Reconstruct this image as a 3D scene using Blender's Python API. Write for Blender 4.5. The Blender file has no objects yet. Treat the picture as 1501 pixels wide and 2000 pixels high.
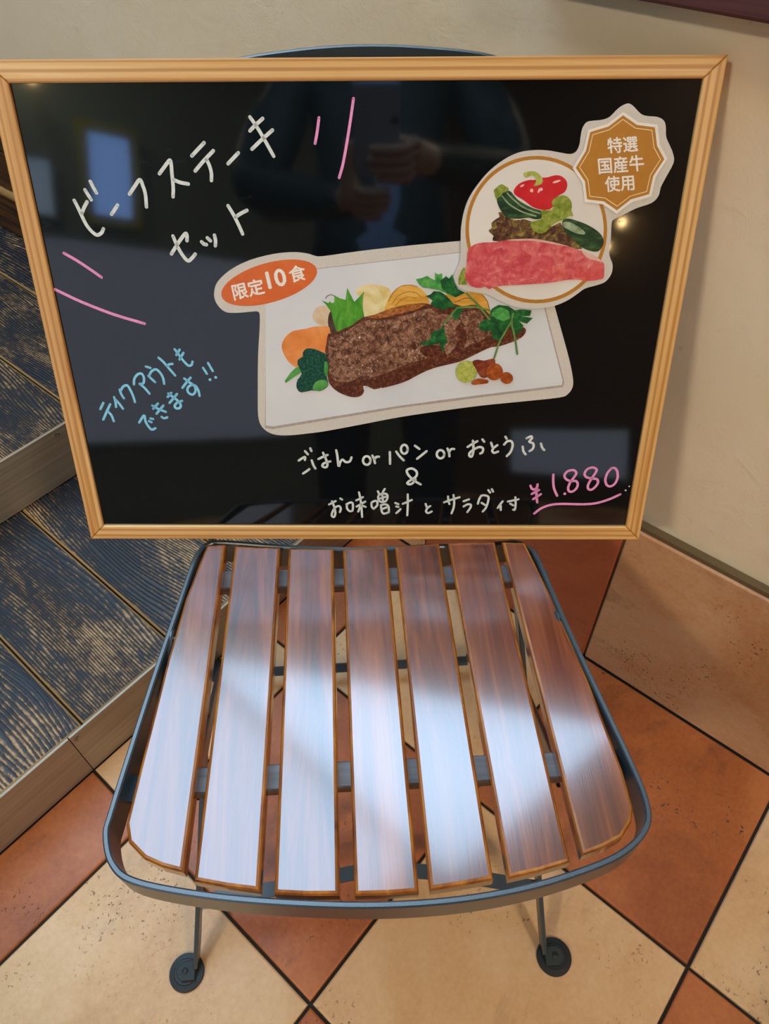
import bpy, bmesh, math, random
from mathutils import Vector, Matrix
from mathutils.geometry import tessellate_polygon
random.seed(7)
SC = bpy.context.scene
COL = SC.collection

# ------------------------------------------------------------------ camera
F_PX, CX, CY, CAM_Z = 1424.716, 750.5, 1000.0, 1.06
R3 = Matrix(((0.99931925, -0.0368926, 0.0), (-0.02769826, -0.75027616, 0.66054), (-0.02436895, -0.66009, -0.75079)))
CAM_X = Vector((0.99931925, -0.02769826, -0.02436895)).normalized()   # image right in the world
pit = math.radians(48.6587)
CAM_F = Vector((0.0, math.cos(pit), -math.sin(pit)))
CAM_F = (CAM_F - CAM_X * CAM_F.dot(CAM_X)).normalized()
CAM_U = CAM_X.cross(CAM_F).normalized()
CAM = Vector((0, 0, CAM_Z))
cd = bpy.data.cameras.new('camera')
cam = bpy.data.objects.new('camera', cd)
COL.objects.link(cam)
cam.matrix_world = Matrix((
    (CAM_X.x, CAM_U.x, -CAM_F.x, CAM.x), (CAM_X.y, CAM_U.y, -CAM_F.y, CAM.y),
    (CAM_X.z, CAM_U.z, -CAM_F.z, CAM.z), (0, 0, 0, 1)))
cd.sensor_fit = 'VERTICAL'
cd.sensor_height = 24.0
cd.lens = 24.0 * F_PX / 2000.0
cd.clip_start = 0.005
SC.camera = cam

# ------------------------------------------------------------------ world, exposure
w = bpy.data.worlds.new('world')
SC.world = w
w.use_nodes = True
w.node_tree.nodes['Background'].inputs[0].default_value = (0.55, 0.62, 0.7, 1)
w.node_tree.nodes['Background'].inputs[1].default_value = 0.3
SC.view_settings.view_transform = 'Standard'
SC.view_settings.look = 'None'
SC.view_settings.gamma = 1.0
SC.view_settings.use_curve_mapping = False
SC.view_settings.exposure = 0.65
WINDOW_L = 6.0          # daylight pane over the sill
LAMP_L = 88.0           # ceiling panels
SKY_L = 4.6             # roof light over the steps

# ------------------------------------------------------------------ helpers
DA = Vector((0.66960546, 0.74271699, 0))      # along the step edges, to the right and away
DB = Vector((-0.74271699, 0.66960546, 0))     # along the plaster wall, to the left and away


def ab(a, b, z=0.0):
    return DA * a + DB * b + Vector((0, 0, z))


AB = Matrix(((DA.x, DB.x, 0, 0), (DA.y, DB.y, 0, 0), (0, 0, 1, 0), (0, 0, 0, 1)))


def px_ray(x, y):
    return (CAM_X * ((x - CX) / F_PX) - CAM_U * ((y - CY) / F_PX) + CAM_F)


def lin(h):
    h = h.lstrip('#')
    v = [int(h[i:i + 2], 16) / 255 for i in (0, 2, 4)]
    return tuple(c / 12.92 if c <= 0.04045 else ((c + 0.055) / 1.055) ** 2.4 for c in v) + (1.0,)


def link_mesh(name, bm, mats, parent=None, smooth=False, angle=None):
    me = bpy.data.meshes.new(name)
    bmesh.ops.recalc_face_normals(bm, faces=bm.faces[:])
    bm.to_mesh(me)
    bm.free()
    for m in (mats if isinstance(mats, (list, tuple)) else [mats]):
        me.materials.append(m)
    if smooth:
        me.shade_smooth()
        if angle:
            me.set_sharp_from_angle(angle=math.radians(angle))
    o = bpy.data.objects.new(name, me)
    COL.objects.link(o)
    if parent:
        o.parent = parent
    return o


def empty(name, mat=None):
    o = bpy.data.objects.new(name, None)
    COL.objects.link(o)
    o.empty_display_size = 0.05
    if mat is not None:
        o.matrix_world = mat
    return o


def tag(o, label, cat, group=None):
    o['label'] = label
    o['category'] = cat
    if group:
        o['group'] = group
    return o


def struct(o):
    o['kind'] = 'structure'
    return o


def add_box(bm, lo, hi, M=None, mi=0, bevel=0.0):
    xs, ys, zs = zip(lo, hi)
    vs = [bm.verts.new((xs[i & 1], ys[(i >> 1) & 1], zs[(i >> 2) & 1])) for i in range(8)]
    fs = [bm.faces.new([vs[i] for i in f]) for f in
          ((0, 2, 3, 1), (4, 5, 7, 6), (0, 1, 5, 4), (2, 6, 7, 3), (0, 4, 6, 2), (1, 3, 7, 5))]
    for f in fs:
        f.material_index = mi
    if bevel:
        es = list({e for f in fs for e in f.edges})
        bmesh.ops.bevel(bm, geom=es, offset=bevel, segments=1, affect='EDGES', profile=0.5)
    if M is not None:
        for v in (vs if not bevel else bm.verts):
            v.co = M @ v.co
    return vs


def prism(bm, pts, z0, z1, ch=0.0, mi_top=0, mi_side=0, mi_wall=None):
    """Upright prism over a 2-D outline (counter-clockwise), the top edge chamfered by ch."""
    n = len(pts)
    def inset(d):
        out = []
        for i in range(n):
            p, a, b = Vector(pts[i]), Vector(pts[i - 1]), Vector(pts[(i + 1) % n])
            d1, d2 = (p - a).normalized(), (b - p).normalized()
            n1, n2 = Vector((-d1.y, d1.x)), Vector((-d2.y, d2.x))
            k = (n1 + n2)
            k = k / max(0.3, k.length_squared / 2) if k.length > 1e-6 else n1
            out.append(p + k * d)
        return out
    rings = [[bm.verts.new((p[0], p[1], z0)) for p in pts]]
    if ch:
        rings.append([bm.verts.new((p[0], p[1], z1 - ch)) for p in pts])
        q = inset(ch * 0.45)
        rings.append([bm.verts.new((p.x, p.y, z1 - ch * 0.3)) for p in q])
        q = inset(ch * 1.15)
        rings.append([bm.verts.new((p.x, p.y, z1)) for p in q])
    else:
        rings.append([bm.verts.new((p[0], p[1], z1)) for p in pts])
    for q_, (a, b) in enumerate(zip(rings, rings[1:])):
        for i in range(n):
            f = bm.faces.new((a[i], a[(i + 1) % n], b[(i + 1) % n], b[i]))
            f.material_index = mi_wall if (q_ == 0 and mi_wall is not None) else mi_side
    f = bm.faces.new(rings[-1]); f.material_index = mi_top
    f = bm.faces.new(rings[0][::-1]); f.material_index = mi_side


def catmull(pts, n=8, closed=False):
    P = [Vector(p) for p in pts]
    if len(P) < 3:
        return P
    out = []
    m = len(P)
    rng = range(m if closed else m - 1)
    for i in rng:
        p1, p2 = P[i], P[(i + 1) % m]
        p0 = P[i - 1] if (closed or i > 0) else p1 * 2 - p2
        p3 = P[(i + 2) % m] if (closed or i + 2 < m) else p2 * 2 - p1
        for k in range(n):
            t = k / n
            out.append(0.5 * ((2 * p1) + (p2 - p0) * t + (2 * p0 - 5 * p1 + 4 * p2 - p3) * t * t + (3 * p1 - p0 - 3 * p2 + p3) * t ** 3))
    if not closed:
        out.append(P[-1])
    return out


def bar(bm, path, side, w, t, closed=False, bev=0.0):
    """Flat bar swept along a 3-D path: w across the vector side(i, tangent), t across the other direction."""
    P = [Vector(p) for p in path]
    n = len(P)
    prof = [(-1, -1), (1, -1), (1, 1), (-1, 1)]
    if bev:
        bw, bt = bev / (w / 2), bev / (t / 2)
        prof = [(-1 + bw, -1), (1 - bw, -1), (1, -1 + bt), (1, 1 - bt), (1 - bw, 1), (-1 + bw, 1), (-1, 1 - bt), (-1, -1 + bt)]
    rings = []
    for i in range(n):
        a = P[i - 1] if (closed or i) else P[0]
        b = P[(i + 1) % n] if (closed or i < n - 1) else P[-1]
        tg = (b - a).normalized()
        s = Vector(side)
        s = (s - tg * s.dot(tg)).normalized()
        u = tg.cross(s).normalized()
        rings.append([bm.verts.new(P[i] + s * (x * w / 2) + u * (y * t / 2)) for x, y in prof])
    k = len(prof)
    for i in range(n if closed else n - 1):
        a, b = rings[i], rings[(i + 1) % n]
        for j in range(k):
            bm.faces.new((a[j], a[(j + 1) % k], b[(j + 1) % k], b[j]))
    if not closed:
        bm.faces.new(rings[0][::-1]); bm.faces.new(rings[-1])


def tube(bm, path, r, seg=12):
    P = [Vector(p) for p in path]
    rings = []
    ref = Vector((0.31, 0.2, 0.93))
    for i in range(len(P)):
        a = P[max(0, i - 1)]; b = P[min(len(P) - 1, i + 1)]
        tg = (b - a).normalized()
        s = (ref - tg * ref.dot(tg)).normalized(); u = tg.cross(s)
        rr = r[i] if isinstance(r, (list, tuple)) else r
        rings.append([bm.verts.new(P[i] + (s * math.cos(2 * math.pi * j / seg) + u * math.sin(2 * math.pi * j / seg)) * rr) for j in range(seg)])
    for a, b in zip(rings, rings[1:]):
        for j in range(seg):
            bm.faces.new((a[j], a[(j + 1) % seg], b[(j + 1) % seg], b[j]))
    bm.faces.new(rings[0][::-1]); bm.faces.new(rings[-1])


def lathe(bm, prof, c=(0, 0, 0), seg=28, M=None):
    """Turned solid around local z; prof = [(r, z), ...] from bottom to top."""
    rings = []
    for r, z in prof:
        ring = []
        for j in range(seg):
            p = Vector((r * math.cos(2 * math.pi * j / seg), r * math.sin(2 * math.pi * j / seg), z)) + Vector(c)
            ring.append(bm.verts.new(M @ p if M else p))
        rings.append(ring)
    for a, b in zip(rings, rings[1:]):
        for j in range(seg):
            bm.faces.new((a[j], a[(j + 1) % seg], b[(j + 1) % seg], b[j]))
    bm.faces.new(rings[0][::-1]); bm.faces.new(rings[-1])


# ------------------------------------------------------------------ materials
class NT:
    def __init__(self, name):
        self.m = bpy.data.materials.new(name)
        self.m.use_nodes = True
        self.t = self.m.node_tree
        self.b = self.t.nodes['Principled BSDF']
        self.co = None

    def n(self, typ, **kw):
        nd = self.t.nodes.new(typ)
        for k, v in kw.items():
            if k.startswith('i_'):
                key = k[2:]
                nd.inputs[int(key) if key.isdigit() else key.replace('_', ' ')].default_value = v
            else:
                setattr(nd, k, v)
        return nd

    def l(self, a, b):
        self.t.links.new(a, b)

    def coord(self, scale=(1, 1, 1), rot=(0, 0, 0), rand=False, world=False):
        tc = self.n('ShaderNodeTexCoord')
        mp = self.n('ShaderNodeMapping')
        mp.inputs['Scale'].default_value = scale
        mp.inputs['Rotation'].default_value = rot
        src = tc.outputs['Object']
        if rand:
            oi = self.n('ShaderNodeObjectInfo')
            mu = self.n('ShaderNodeVectorMath', operation='SCALE')
            self.l(oi.outputs['Random'], mu.inputs['Scale'])
            mu.inputs[0].default_value = (17.3, 9.1, 23.7)
            ad = self.n('ShaderNodeVectorMath', operation='ADD')
            self.l(src, ad.inputs[0]); self.l(mu.outputs[0], ad.inputs[1])
            src = ad.outputs[0]
        self.l(src, mp.inputs['Vector'])
        return mp.outputs[0]

    def noise(self, vec, scale, detail=4, rough=0.55, dist=0.0):
        nd = self.n('ShaderNodeTexNoise')
        nd.inputs['Scale'].default_value = scale
        nd.inputs['Detail'].default_value = detail
        nd.inputs['Roughness'].default_value = rough
        nd.inputs['Distortion'].default_value = dist
        self.l(vec, nd.inputs['Vector'])
        return nd.outputs['Fac']

    def ramp(self, fac, stops, interp='LINEAR'):
        nd = self.n('ShaderNodeValToRGB')
        cr = nd.color_ramp
        cr.interpolation = interp
        while len(cr.elements) < len(stops):
            cr.elements.new(0.5)
        for e, (p, c) in zip(cr.elements, stops):
            e.position = p
            e.color = c if len(c) == 4 else tuple(c) + (1,)
        self.l(fac, nd.inputs[0])
        return nd.outputs[0]

    def mix(self, fac, a, b, blend='MIX'):
        nd = self.n('ShaderNodeMix', data_type='RGBA', blend_type=blend)
        for s, v in ((0, fac), (6, a), (7, b)):
            if isinstance(v, (int, float, tuple)):
                nd.inputs[s].default_value = v
            else:
                self.l(v, nd.inputs[s])
        return nd.outputs[2]

    def bump(self, h, strength, dist, prev=None):
        nd = self.n('ShaderNodeBump')
        nd.inputs['Strength'].default_value = strength
        nd.inputs['Distance'].default_value = dist
        self.l(h, nd.inputs['Height'])
        if prev:
            self.l(prev, nd.inputs['Normal'])
        return nd.outputs[0]

    def fin(self, color=None, rough=0.5, normal=None, metal=0.0, spec=0.5, coat=0.0, coat_rough=0.1):
        if color is not None:
            if isinstance(color, tuple):
                self.b.inputs['Base Color'].default_value = color
            else:
                self.l(color, self.b.inputs['Base Color'])
        if isinstance(rough, (int, float)):
            self.b.inputs['Roughness'].default_value = rough
        else:
            self.l(rough, self.b.inputs['Roughness'])
        if normal is not None:
            self.l(normal, self.b.inputs['Normal'])
        self.b.inputs['Metallic'].default_value = metal
        self.b.inputs['Specular IOR Level'].default_value = spec
        self.b.inputs['Coat Weight'].default_value = coat
        self.b.inputs['Coat Roughness'].default_value = coat_rough
        return self.m


BLACK, WHITE = (0, 0, 0, 1), (1, 1, 1, 1)


def plain(name, color, rough=0.5, metal=0.0, spec=0.5, bump=0.0, bscale=300):
    k = NT(name)
    nrm = None
    c = k.coord(rand=False)
    f = k.noise(c, bscale, 3)
    col = k.mix(k.ramp(f, [(0.3, (0, 0, 0)), (0.7, (1, 1, 1))]), tuple(x * 0.9 for x in color[:3]) + (1,), tuple(min(1, x * 1.08) for x in color[:3]) + (1,))
    if bump:
        nrm = k.bump(f, bump, 0.001)
    return k.fin(col, rough, nrm, metal, spec)


def emission(name, color, s):
    k = NT(name)
    k.b.inputs['Base Color'].default_value = (0.1, 0.1, 0.1, 1)
    k.b.inputs['Emission Color'].default_value = color
    k.b.inputs['Emission Strength'].default_value = s
    return k.m


def m_plaster():
    k = NT('cream_plaster')
    c = k.coord()
    big = k.noise(c, 3.5, 5, 0.6)
    col = k.ramp(big, [(0.3, lin('eadaba')), (0.7, lin('f2e5cd'))])
    sp = k.noise(c, 55, 2, 0.5)
    col = k.mix(k.ramp(sp, [(0.72, BLACK), (0.80, (0.35, 0.35, 0.35))]), col, lin('9c8a70'))
    f1 = k.noise(c, 260, 5, 0.65)
    f2 = k.noise(c, 38, 4, 0.6, 0.6)
    nb = k.bump(f1, 0.35, 0.0012)
    nb = k.bump(f2, 0.45, 0.003, nb)
    return k.fin(col, 0.75, nb, spec=0.3)


def m_tile(name, c_lo, c_mid, c_hi, smoke, smoke_amt):
    k = NT(name)
    c = k.coord(rand=True)
    big = k.noise(c, 5.5, 6, 0.62, 0.5)
    col = k.ramp(big, [(0.28, c_lo), (0.5, c_mid), (0.72, c_hi)])
    sm = k.noise(k.coord((1.0, 1.7, 1.0), rand=True), 7.0, 6, 0.66, 0.3)
    col = k.mix(k.ramp(sm, [(0.56, BLACK), (0.74, (smoke_amt,) * 3)]), col, smoke)
    fine = k.noise(c, 170, 3, 0.6)
    col = k.mix(0.22, col, k.ramp(fine, [(0.3, c_lo), (0.7, c_hi)]))
    mask = k.noise(c, 9, 2, 0.5)
    pit = k.noise(c, 190, 2, 0.7)
    mul = k.n('ShaderNodeMath', operation='MULTIPLY')
    k.l(k.ramp(mask, [(0.54, BLACK), (0.66, WHITE)]), mul.inputs[0])
    k.l(k.ramp(pit, [(0.62, BLACK), (0.68, WHITE)]), mul.inputs[1])
    col = k.mix(mul.outputs[0], col, lin('4a3527'))
    inv = k.n('ShaderNodeMath', operation='SUBTRACT'); inv.inputs[0].default_value = 1.0
    k.l(mul.outputs[0], inv.inputs[1])
    nb = k.bump(inv.outputs[0], 0.5, 0.0008)
    nb = k.bump(k.noise(c, 26, 4, 0.6), 0.18, 0.002, nb)
    return k.fin(col, 0.42, nb, spec=0.45)


def m_grain(name, dark, mid, light, across, along, rough, rings=0.0, coat=0.0, spec=0.5, axis='Y', fine=1.0, bump=0.15, pores=0.25):
    """Wood with the grain along one object axis."""
    k = NT(name)
    sc = {'X': (along, across, across), 'Y': (across, along, across)}[axis]
    c = k.coord(sc, rand=True)
    band = k.noise(c, 1.0, 5, 0.62, 0.9)
    col = k.ramp(band, [(0.28, dark), (0.5, mid), (0.72, light)])
    sf = {'X': (along * 2, across * 9 * fine, across * 9 * fine), 'Y': (across * 9 * fine, along * 2, across * 9 * fine)}[axis]
    c2 = k.coord(sf, rand=True)
    fl = k.noise(c2, 1.0, 3, 0.6)
    col = k.mix(k.ramp(fl, [(0.52, BLACK), (0.72, (pores,) * 3)]), col, tuple(x * 0.35 for x in dark[:3]) + (1,))
    if rings:
        wv = k.n('ShaderNodeTexWave', bands_direction=('Y' if axis == 'X' else 'X'))
        wv.inputs['Scale'].default_value = rings
        wv.inputs['Distortion'].default_value = 3.2
        wv.inputs['Detail'].default_value = 2.0
        wv.inputs['Detail Scale'].default_value = 0.5
        c3 = k.coord({'X': (0.035, 1, 1), 'Y': (1, 0.035, 1)}[axis], rand=True)
        k.l(c3, wv.inputs['Vector'])
        col = k.mix(k.ramp(wv.outputs['Fac'], [(0.45, BLACK), (0.95, (0.75,) * 3)]), col, dark)
    nb = k.bump(fl, bump, 0.0006)
    return k.fin(col, rough, nb, spec=spec, coat=coat, coat_rough=0.10)


def m_burnt():
    """Charred, brushed boards: black ridges bending round knots, blue sky sheen painted into the char, pale worn patches; grain along object y."""
    k = NT('charred_brushed_wood')
    def math_(op, x, y=None, z=None):
        nd = k.n('ShaderNodeMath', operation=op)
        for i_, v in enumerate((x, y, z)):
            if v is None:
                continue
            if isinstance(v, (int, float)):
                nd.inputs[i_].default_value = v
            else:
                k.l(v, nd.inputs[i_])
        return nd.outputs[0]
    c = k.coord((1, 1, 1), rand=True)
    sx = k.n('ShaderNodeSeparateXYZ'); k.l(c, sx.inputs[0])
    vo = k.n('ShaderNodeTexVoronoi', feature='SMOOTH_F1'); vo.inputs['Scale'].default_value = 3.6; vo.inputs['Smoothness'].default_value = 0.35
    k.l(k.coord((1.5, 0.55, 1), rand=True), vo.inputs['Vector'])
    wob = k.noise(k.coord((1, 0.16, 1), rand=True), 14, 3, 0.55)
    ph_ = math_('MULTIPLY_ADD', sx.outputs[0], 205.0, math_('MULTIPLY', vo.outputs['Distance'], 15.0))
    ph_ = math_('MULTIPLY_ADD', wob, 5.0, ph_)
    ridge = math_('MULTIPLY_ADD', math_('SINE', math_('MULTIPLY', ph_, 6.2832)), 0.5, 0.5)
    fine = k.noise(k.coord((1, 0.07, 1), rand=True), 210, 4, 0.7)
    patch = k.noise(k.coord((1, 0.45, 1), rand=True), 9, 5, 0.62, 0.5)
    speck = k.noise(k.coord((1, 0.45, 1), rand=True), 120, 5, 0.8)
    knot = k.ramp(vo.outputs['Distance'], [(0.05, (0.0,) * 3), (0.22, WHITE)])
    t = math_('MULTIPLY', patch, 0.85)
    t = math_('MULTIPLY_ADD', speck, 0.8, t)
    t = math_('MULTIPLY_ADD', fine, 0.22, t)
    t = math_('MULTIPLY_ADD', ridge, 0.16, t)
    t = math_('MULTIPLY', t, 0.5)
    t = math_('MULTIPLY', t, math_('MULTIPLY_ADD', knot, 0.25, 0.75))
    col = k.ramp(t, [(0.45, (0.009, 0.014, 0.024, 1)), (0.505, (0.020, 0.021, 0.024, 1)), (0.535, lin('5a432b')), (0.565, lin('927049')), (0.62, lin('c2a074'))])  # darkest stop leans blue: sky sheen put into the char colour
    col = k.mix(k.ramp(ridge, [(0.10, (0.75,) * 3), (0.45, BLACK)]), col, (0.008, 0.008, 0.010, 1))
    nb = k.bump(ridge, 0.6, 0.0010)
    nb = k.bump(speck, 0.5, 0.0010, nb)
    return k.fin(col, 0.44, nb, spec=0.6)


def m_paint(name, col, rough, spec=0.6, scale=900, b=0.3):
    k = NT(name)
    c = k.coord()
    f = k.noise(c, scale, 2, 0.5)
    cc = k.mix(k.ramp(f, [(0.35, BLACK), (0.65, WHITE)]), col, tuple(min(1, x * 1.35) for x in col[:3]) + (1,))
    return k.fin(cc, rough, k.bump(f, b, 0.0004), spec=spec, coat=0.35, coat_rough=0.25)


def m_board():
    k = NT('glossy_black_panel')
    c = k.coord()
    sm = k.noise(c, 9, 6, 0.7, 0.6)
    fine = k.noise(k.coord((1, 3, 1)), 60, 4, 0.75, 0.8)
    mul = k.n('ShaderNodeMath', operation='MULTIPLY')
    k.l(k.ramp(sm, [(0.5, BLACK), (0.75, WHITE)]), mul.inputs[0])
    k.l(k.ramp(fine, [(0.58, BLACK), (0.70, WHITE)]), mul.inputs[1])
    col = k.mix(mul.outputs[0], (0.0035, 0.0042, 0.005, 1), (0.016, 0.018, 0.02, 1))
    rg = k.ramp(mul.outputs[0], [(0.0, (0.05,) * 3), (1.0, (0.3,) * 3)])
    nb = k.bump(k.noise(k.coord((1.4, 1, 1)), 7, 2, 0.5), 0.02, 0.006)
    return k.fin(col, rg, nb, spec=0.62)


def m_print(name, stops, scale, detail=5, rough=0.6, dist=0.3, speck=None, gloss=0.3, stretch=(1, 1, 1), glint=None, cloud=None):
    """Flat printed colour areas on the laminated cut-outs."""
    k = NT(name)
    c = k.coord(stretch)
    f = k.noise(c, scale, detail, rough, dist)
    col = k.ramp(f, [(p, lin(h)) for p, h in stops])
    if speck:
        f2 = k.noise(c, speck[0], 4, 0.75)
        col = k.mix(k.ramp(f2, [(speck[2], BLACK), (speck[2] + 0.08, (speck[3],) * 3)]), col, lin(speck[1]))
    if cloud:
        f4 = k.noise(c, cloud[0], 3, 0.5)
        col = k.mix(k.ramp(f4, [(cloud[2], BLACK), (cloud[2] + 0.2, (cloud[3],) * 3)]), col, lin(cloud[1]))
    if glint:
        f3 = k.noise(k.coord((1, 1, 1.0), (0, 0, 0.7)), glint[0], 3, 0.7)
        f5 = k.noise(c, 38, 2, 0.5)
        mm = k.n('ShaderNodeMath', operation='MULTIPLY')
        k.l(k.ramp(f3, [(glint[2], BLACK), (glint[2] + 0.05, WHITE)]), mm.inputs[0]); k.l(k.ramp(f5, [(0.38, (0.15,) * 3), (0.62, WHITE)]), mm.inputs[1])
        col = k.mix(mm.outputs[0], col, lin(glint[1]))
    return k.fin(col, gloss, None, spec=0.4)


M = {}
M['plaster'] = m_plaster()
M['tile_orange'] = m_tile('terracotta_glaze', lin('7d3f1c'), lin('a3592a'), lin('bd7440'), lin('4a2e20'), 0.8)
M['tile_cream'] = m_tile('cream_glaze', lin('b98a58'), lin('cfa777'), lin('dcbb92'), lin('94735a'), 0.65)
M['tile_mix'] = m_tile('cream_rust_glaze', lin('b87540'), lin('cda078'), lin('dabb98'), lin('866550'), 0.85)
M['tile_red'] = m_tile('red_glaze', lin('9a4a2e'), lin('b3603e'), lin('c27650'), lin('5e3a30'), 0.8)
M['grout'] = plain('dark_grout', lin('2b2722'), 0.9, spec=0.2)
M['mortar'] = plain('brown_mortar', lin('6d5b40'), 0.9, spec=0.2)
M['pine'] = m_grain('pine_frame_wood', lin('b57a3a'), lin('dcab66'), lin('ecc68c'), 60, 2.2, 0.34, rings=48, axis='X', spec=0.6, bump=0.1, pores=0.12)
M['mahogany'] = m_grain('varnished_mahogany', lin('40190a'), lin('6e3114'), lin('9a5228'), 42, 3.2, 0.17, axis='Y', coat=1.0, spec=0.85, fine=2.2, bump=0.07)
M['worn_edge'] = m_grain('worn_orange_edge', lin('5a2a10'), lin('96561c'), lin('b9782c'), 60, 14, 0.35, axis='Y', spec=0.5)
M['rough_wood'] = m_grain('raw_grey_wood', lin('55463f'), lin('756a66'), lin('8c8480'), 40, 3, 0.55, axis='X', spec=0.7, bump=0.6)
M['metal'] = m_paint('slate_blue_paint', (0.020, 0.036, 0.046, 1), 0.33, spec=0.8)
M['dull_metal'] = plain('dull_dark_metal', (0.024, 0.036, 0.037, 1), 0.6, spec=0.35)
M['rubber'] = plain('black_rubber', (0.006, 0.009, 0.010, 1), 0.5, bump=0.1)
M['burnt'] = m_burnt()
M['worn_tan'] = plain('worn_tan_board_edge', lin('a07a45'), 0.6, bump=0.4)
M['black'] = plain('black_paint', (0.004, 0.004, 0.005, 1), 0.6)
M['board'] = m_board()
k = NT('brushed_aluminium')
f = k.noise(k.coord((2, 160, 160)), 1.0, 4, 0.6)
M['steel'] = k.fin(k.ramp(f, [(0.3, lin('968876')), (0.7, lin('ad9e8a'))]), 0.42, k.bump(f, 0.06, 0.0006), metal=0.35)
M['screw'] = plain('steel_screw', lin('a39a8c'), 0.3, metal=1.0)
M['plum'] = m_grain('plum_stained_wood', lin('3c2226'), lin('553338'), lin('664247'), 40, 2.5, 0.5, axis='Y', spec=0.4)
M['ceiling'] = plain('off_white_ceiling', lin('cbbfa8'), 0.9, spec=0.2)
M['dark_wall'] = plain('dark_wall_paint', lin('74827e'), 0.8, spec=0.3)
M['brown_wall'] = plain('dark_brown_panelling', lin('665441'), 0.7, spec=0.3)
M['yellow'] = plain('yellow_frame_paint', lin('9a9a30'), 0.5)
M['white_frame'] = plain('white_frame_paint', lin('d8d8d4'), 0.5)
M['pane_day'] = emission('daylit_frosted_glass', (0.50, 0.74, 1.0, 1), WINDOW_L)
M['pane_sky'] = emission('roof_light_glass', (0.50, 0.74, 1.0, 1), SKY_L)
M['pane_blue'] = emission('blue_lit_glass', (0.22, 0.42, 0.9, 1), 3.8)
M['pane_dim'] = emission('dim_lit_glass', (0.68, 0.80, 1.0, 1), 0.62)
M['pane_dusk'] = emission('dusky_lit_glass', (0.5, 0.68, 0.9, 1), 1.5)
M['lamp'] = emission('lamp_diffuser', (1.0, 0.85, 0.66, 1), LAMP_L)
M['bulb'] = emission('warm_bulb', (1.0, 0.66, 0.28, 1), 40.0)
M['lamp_body'] = plain('white_lamp_body', lin('d8d4cc'), 0.4)

# ------------------------------------------------------------------ the room
A_W, A_TILE, B_STEP, B_STEP2, A_F, B_R, B_L, CEIL = 0.676, 0.660, 0.6286, 1.064, -3.0, -3.0, 3.2, 2.9
TP, TA0, TB0 = 0.331, 0.0283, 0.1769      # tile pitch and one grout crossing


def slab(name, a0, a1, b0, b1, z0, z1, mat):
    bm = bmesh.new()
    add_box(bm, (a0, b0, z0), (a1, b1, z1))
    o = link_mesh(name, bm, mat)
    o.matrix_world = AB
    return struct(o)


floor = slab('floor', A_F, A_W + 0.1, B_R, B_L, -0.06, -0.004, M['grout'])
G = 0.0020
tile_cache = {}
for i in range(-9, 2):
    for j in range(-10, 2):
        a0, a1 = TA0 + i * TP + G, TA0 + (i + 1) * TP - G
        b0, b1 = TB0 + j * TP + G, TB0 + (j + 1) * TP - G
        a1 = min(a1, A_TILE - 0.0015); b1 = min(b1, B_STEP - 0.001)
        a0 = max(a0, A_F + 0.01); b0 = max(b0, B_R + 0.01)
        if a1 - a0 < 0.02 or b1 - b0 < 0.02:
            continue
        par = (i + j) % 2
        key = (round(a1 - a0, 4), round(b1 - b0, 4), par)
        if key not in tile_cache:
            bm = bmesh.new()
            hx, hy = key[0] / 2, key[1] / 2
            prism(bm, [(-hx, -hy), (hx, -hy), (hx, hy), (-hx, hy)], -0.008, 0.0, 0.0022)
            t = link_mesh('tile', bm, M['tile_orange'] if par == 0 else M['tile_cream'], floor)
            tile_cache[key] = t
        else:
            t = tile_cache[key].copy()
            COL.objects.link(t)
            t.parent = floor
        t.location = ((a0 + a1) / 2, (b0 + b1) / 2, random.uniform(-0.0004, 0.0003))

# plaster wall with a raked window above the rail (out of view, its slanted outline shaped to the glare on the seat)
HOLE = [(0.03, 1.03), (1.98, 2.885), (0.36, 2.885)]          # (B, z) corners of the opening
outer = [(B_R, -0.06), (B_L, -0.06), (B_L, CEIL), (B_R, CEIL)]
bm = bmesh.new()
ring = outer + HOLE
tris = tessellate_polygon([[Vector((x, y, 0)) for x, y in outer], [Vector((x, y, 0)) for x, y in HOLE[::-1]]])
idx = outer + HOLE[::-1]
lv = []
for A_ in (A_W, A_W + 0.12):
    vs = [bm.verts.new((A_, x, y)) for x, y in idx]
    lv.append(vs)
    for t in tris:
        bm.faces.new([vs[i] for i in t])
for base, n_ in ((0, 4), (4, 3)):
    for i in range(n_):
        j = (i + 1) % n_
        bm.faces.new((lv[0][base + i], lv[0][base + j], lv[1][base + j], lv[1][base + i]))
wall = link_mesh('wall_back', bm, M['plaster']); wall.matrix_world = AB; struct(wall)
win = empty('window_1', AB @ Matrix.Translation((A_W + 0.05, 0, 0))); struct(win)
bm = bmesh.new()
for lst in ([(0.0, x, y) for x, y in HOLE], [(0.01, x, y) for x, y in HOLE[::-1]]):
    bm.faces.new([bm.verts.new(p) for p in lst])
link_mesh('pane', bm, M['pane_day'], win)
for i in range(3):
    p, q = Vector((-0.012, *HOLE[i])), Vector((-0.012, *HOLE[(i + 1) % 3]))
    c_ = Vector((-0.012, sum(h[0] for h in HOLE) / 3, sum(h[1] for h in HOLE) / 3))
    nrm = (q - p).cross(Vector((1, 0, 0))).normalized()
    if nrm.dot(c_ - p) < 0:
        nrm = -nrm
    bm = bmesh.new(); bar(bm, [p + nrm * 0.013, q + nrm * 0.013], nrm, 0.024, 0.022)
    link_mesh('frame_rail', bm, M['white_frame'], win)
# plum-stained rail along the wall
bm = bmesh.new(); add_box(bm, (-0.03, -1.3, 0.0), (0.0, 1.3, 0.12), bevel=0.003)
rail = link_mesh('trim_1', bm, M['plum']); rail.matrix_world = AB @ Matrix.Translation((A_W, -0.9, 0.889)); struct(rail)

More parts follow.
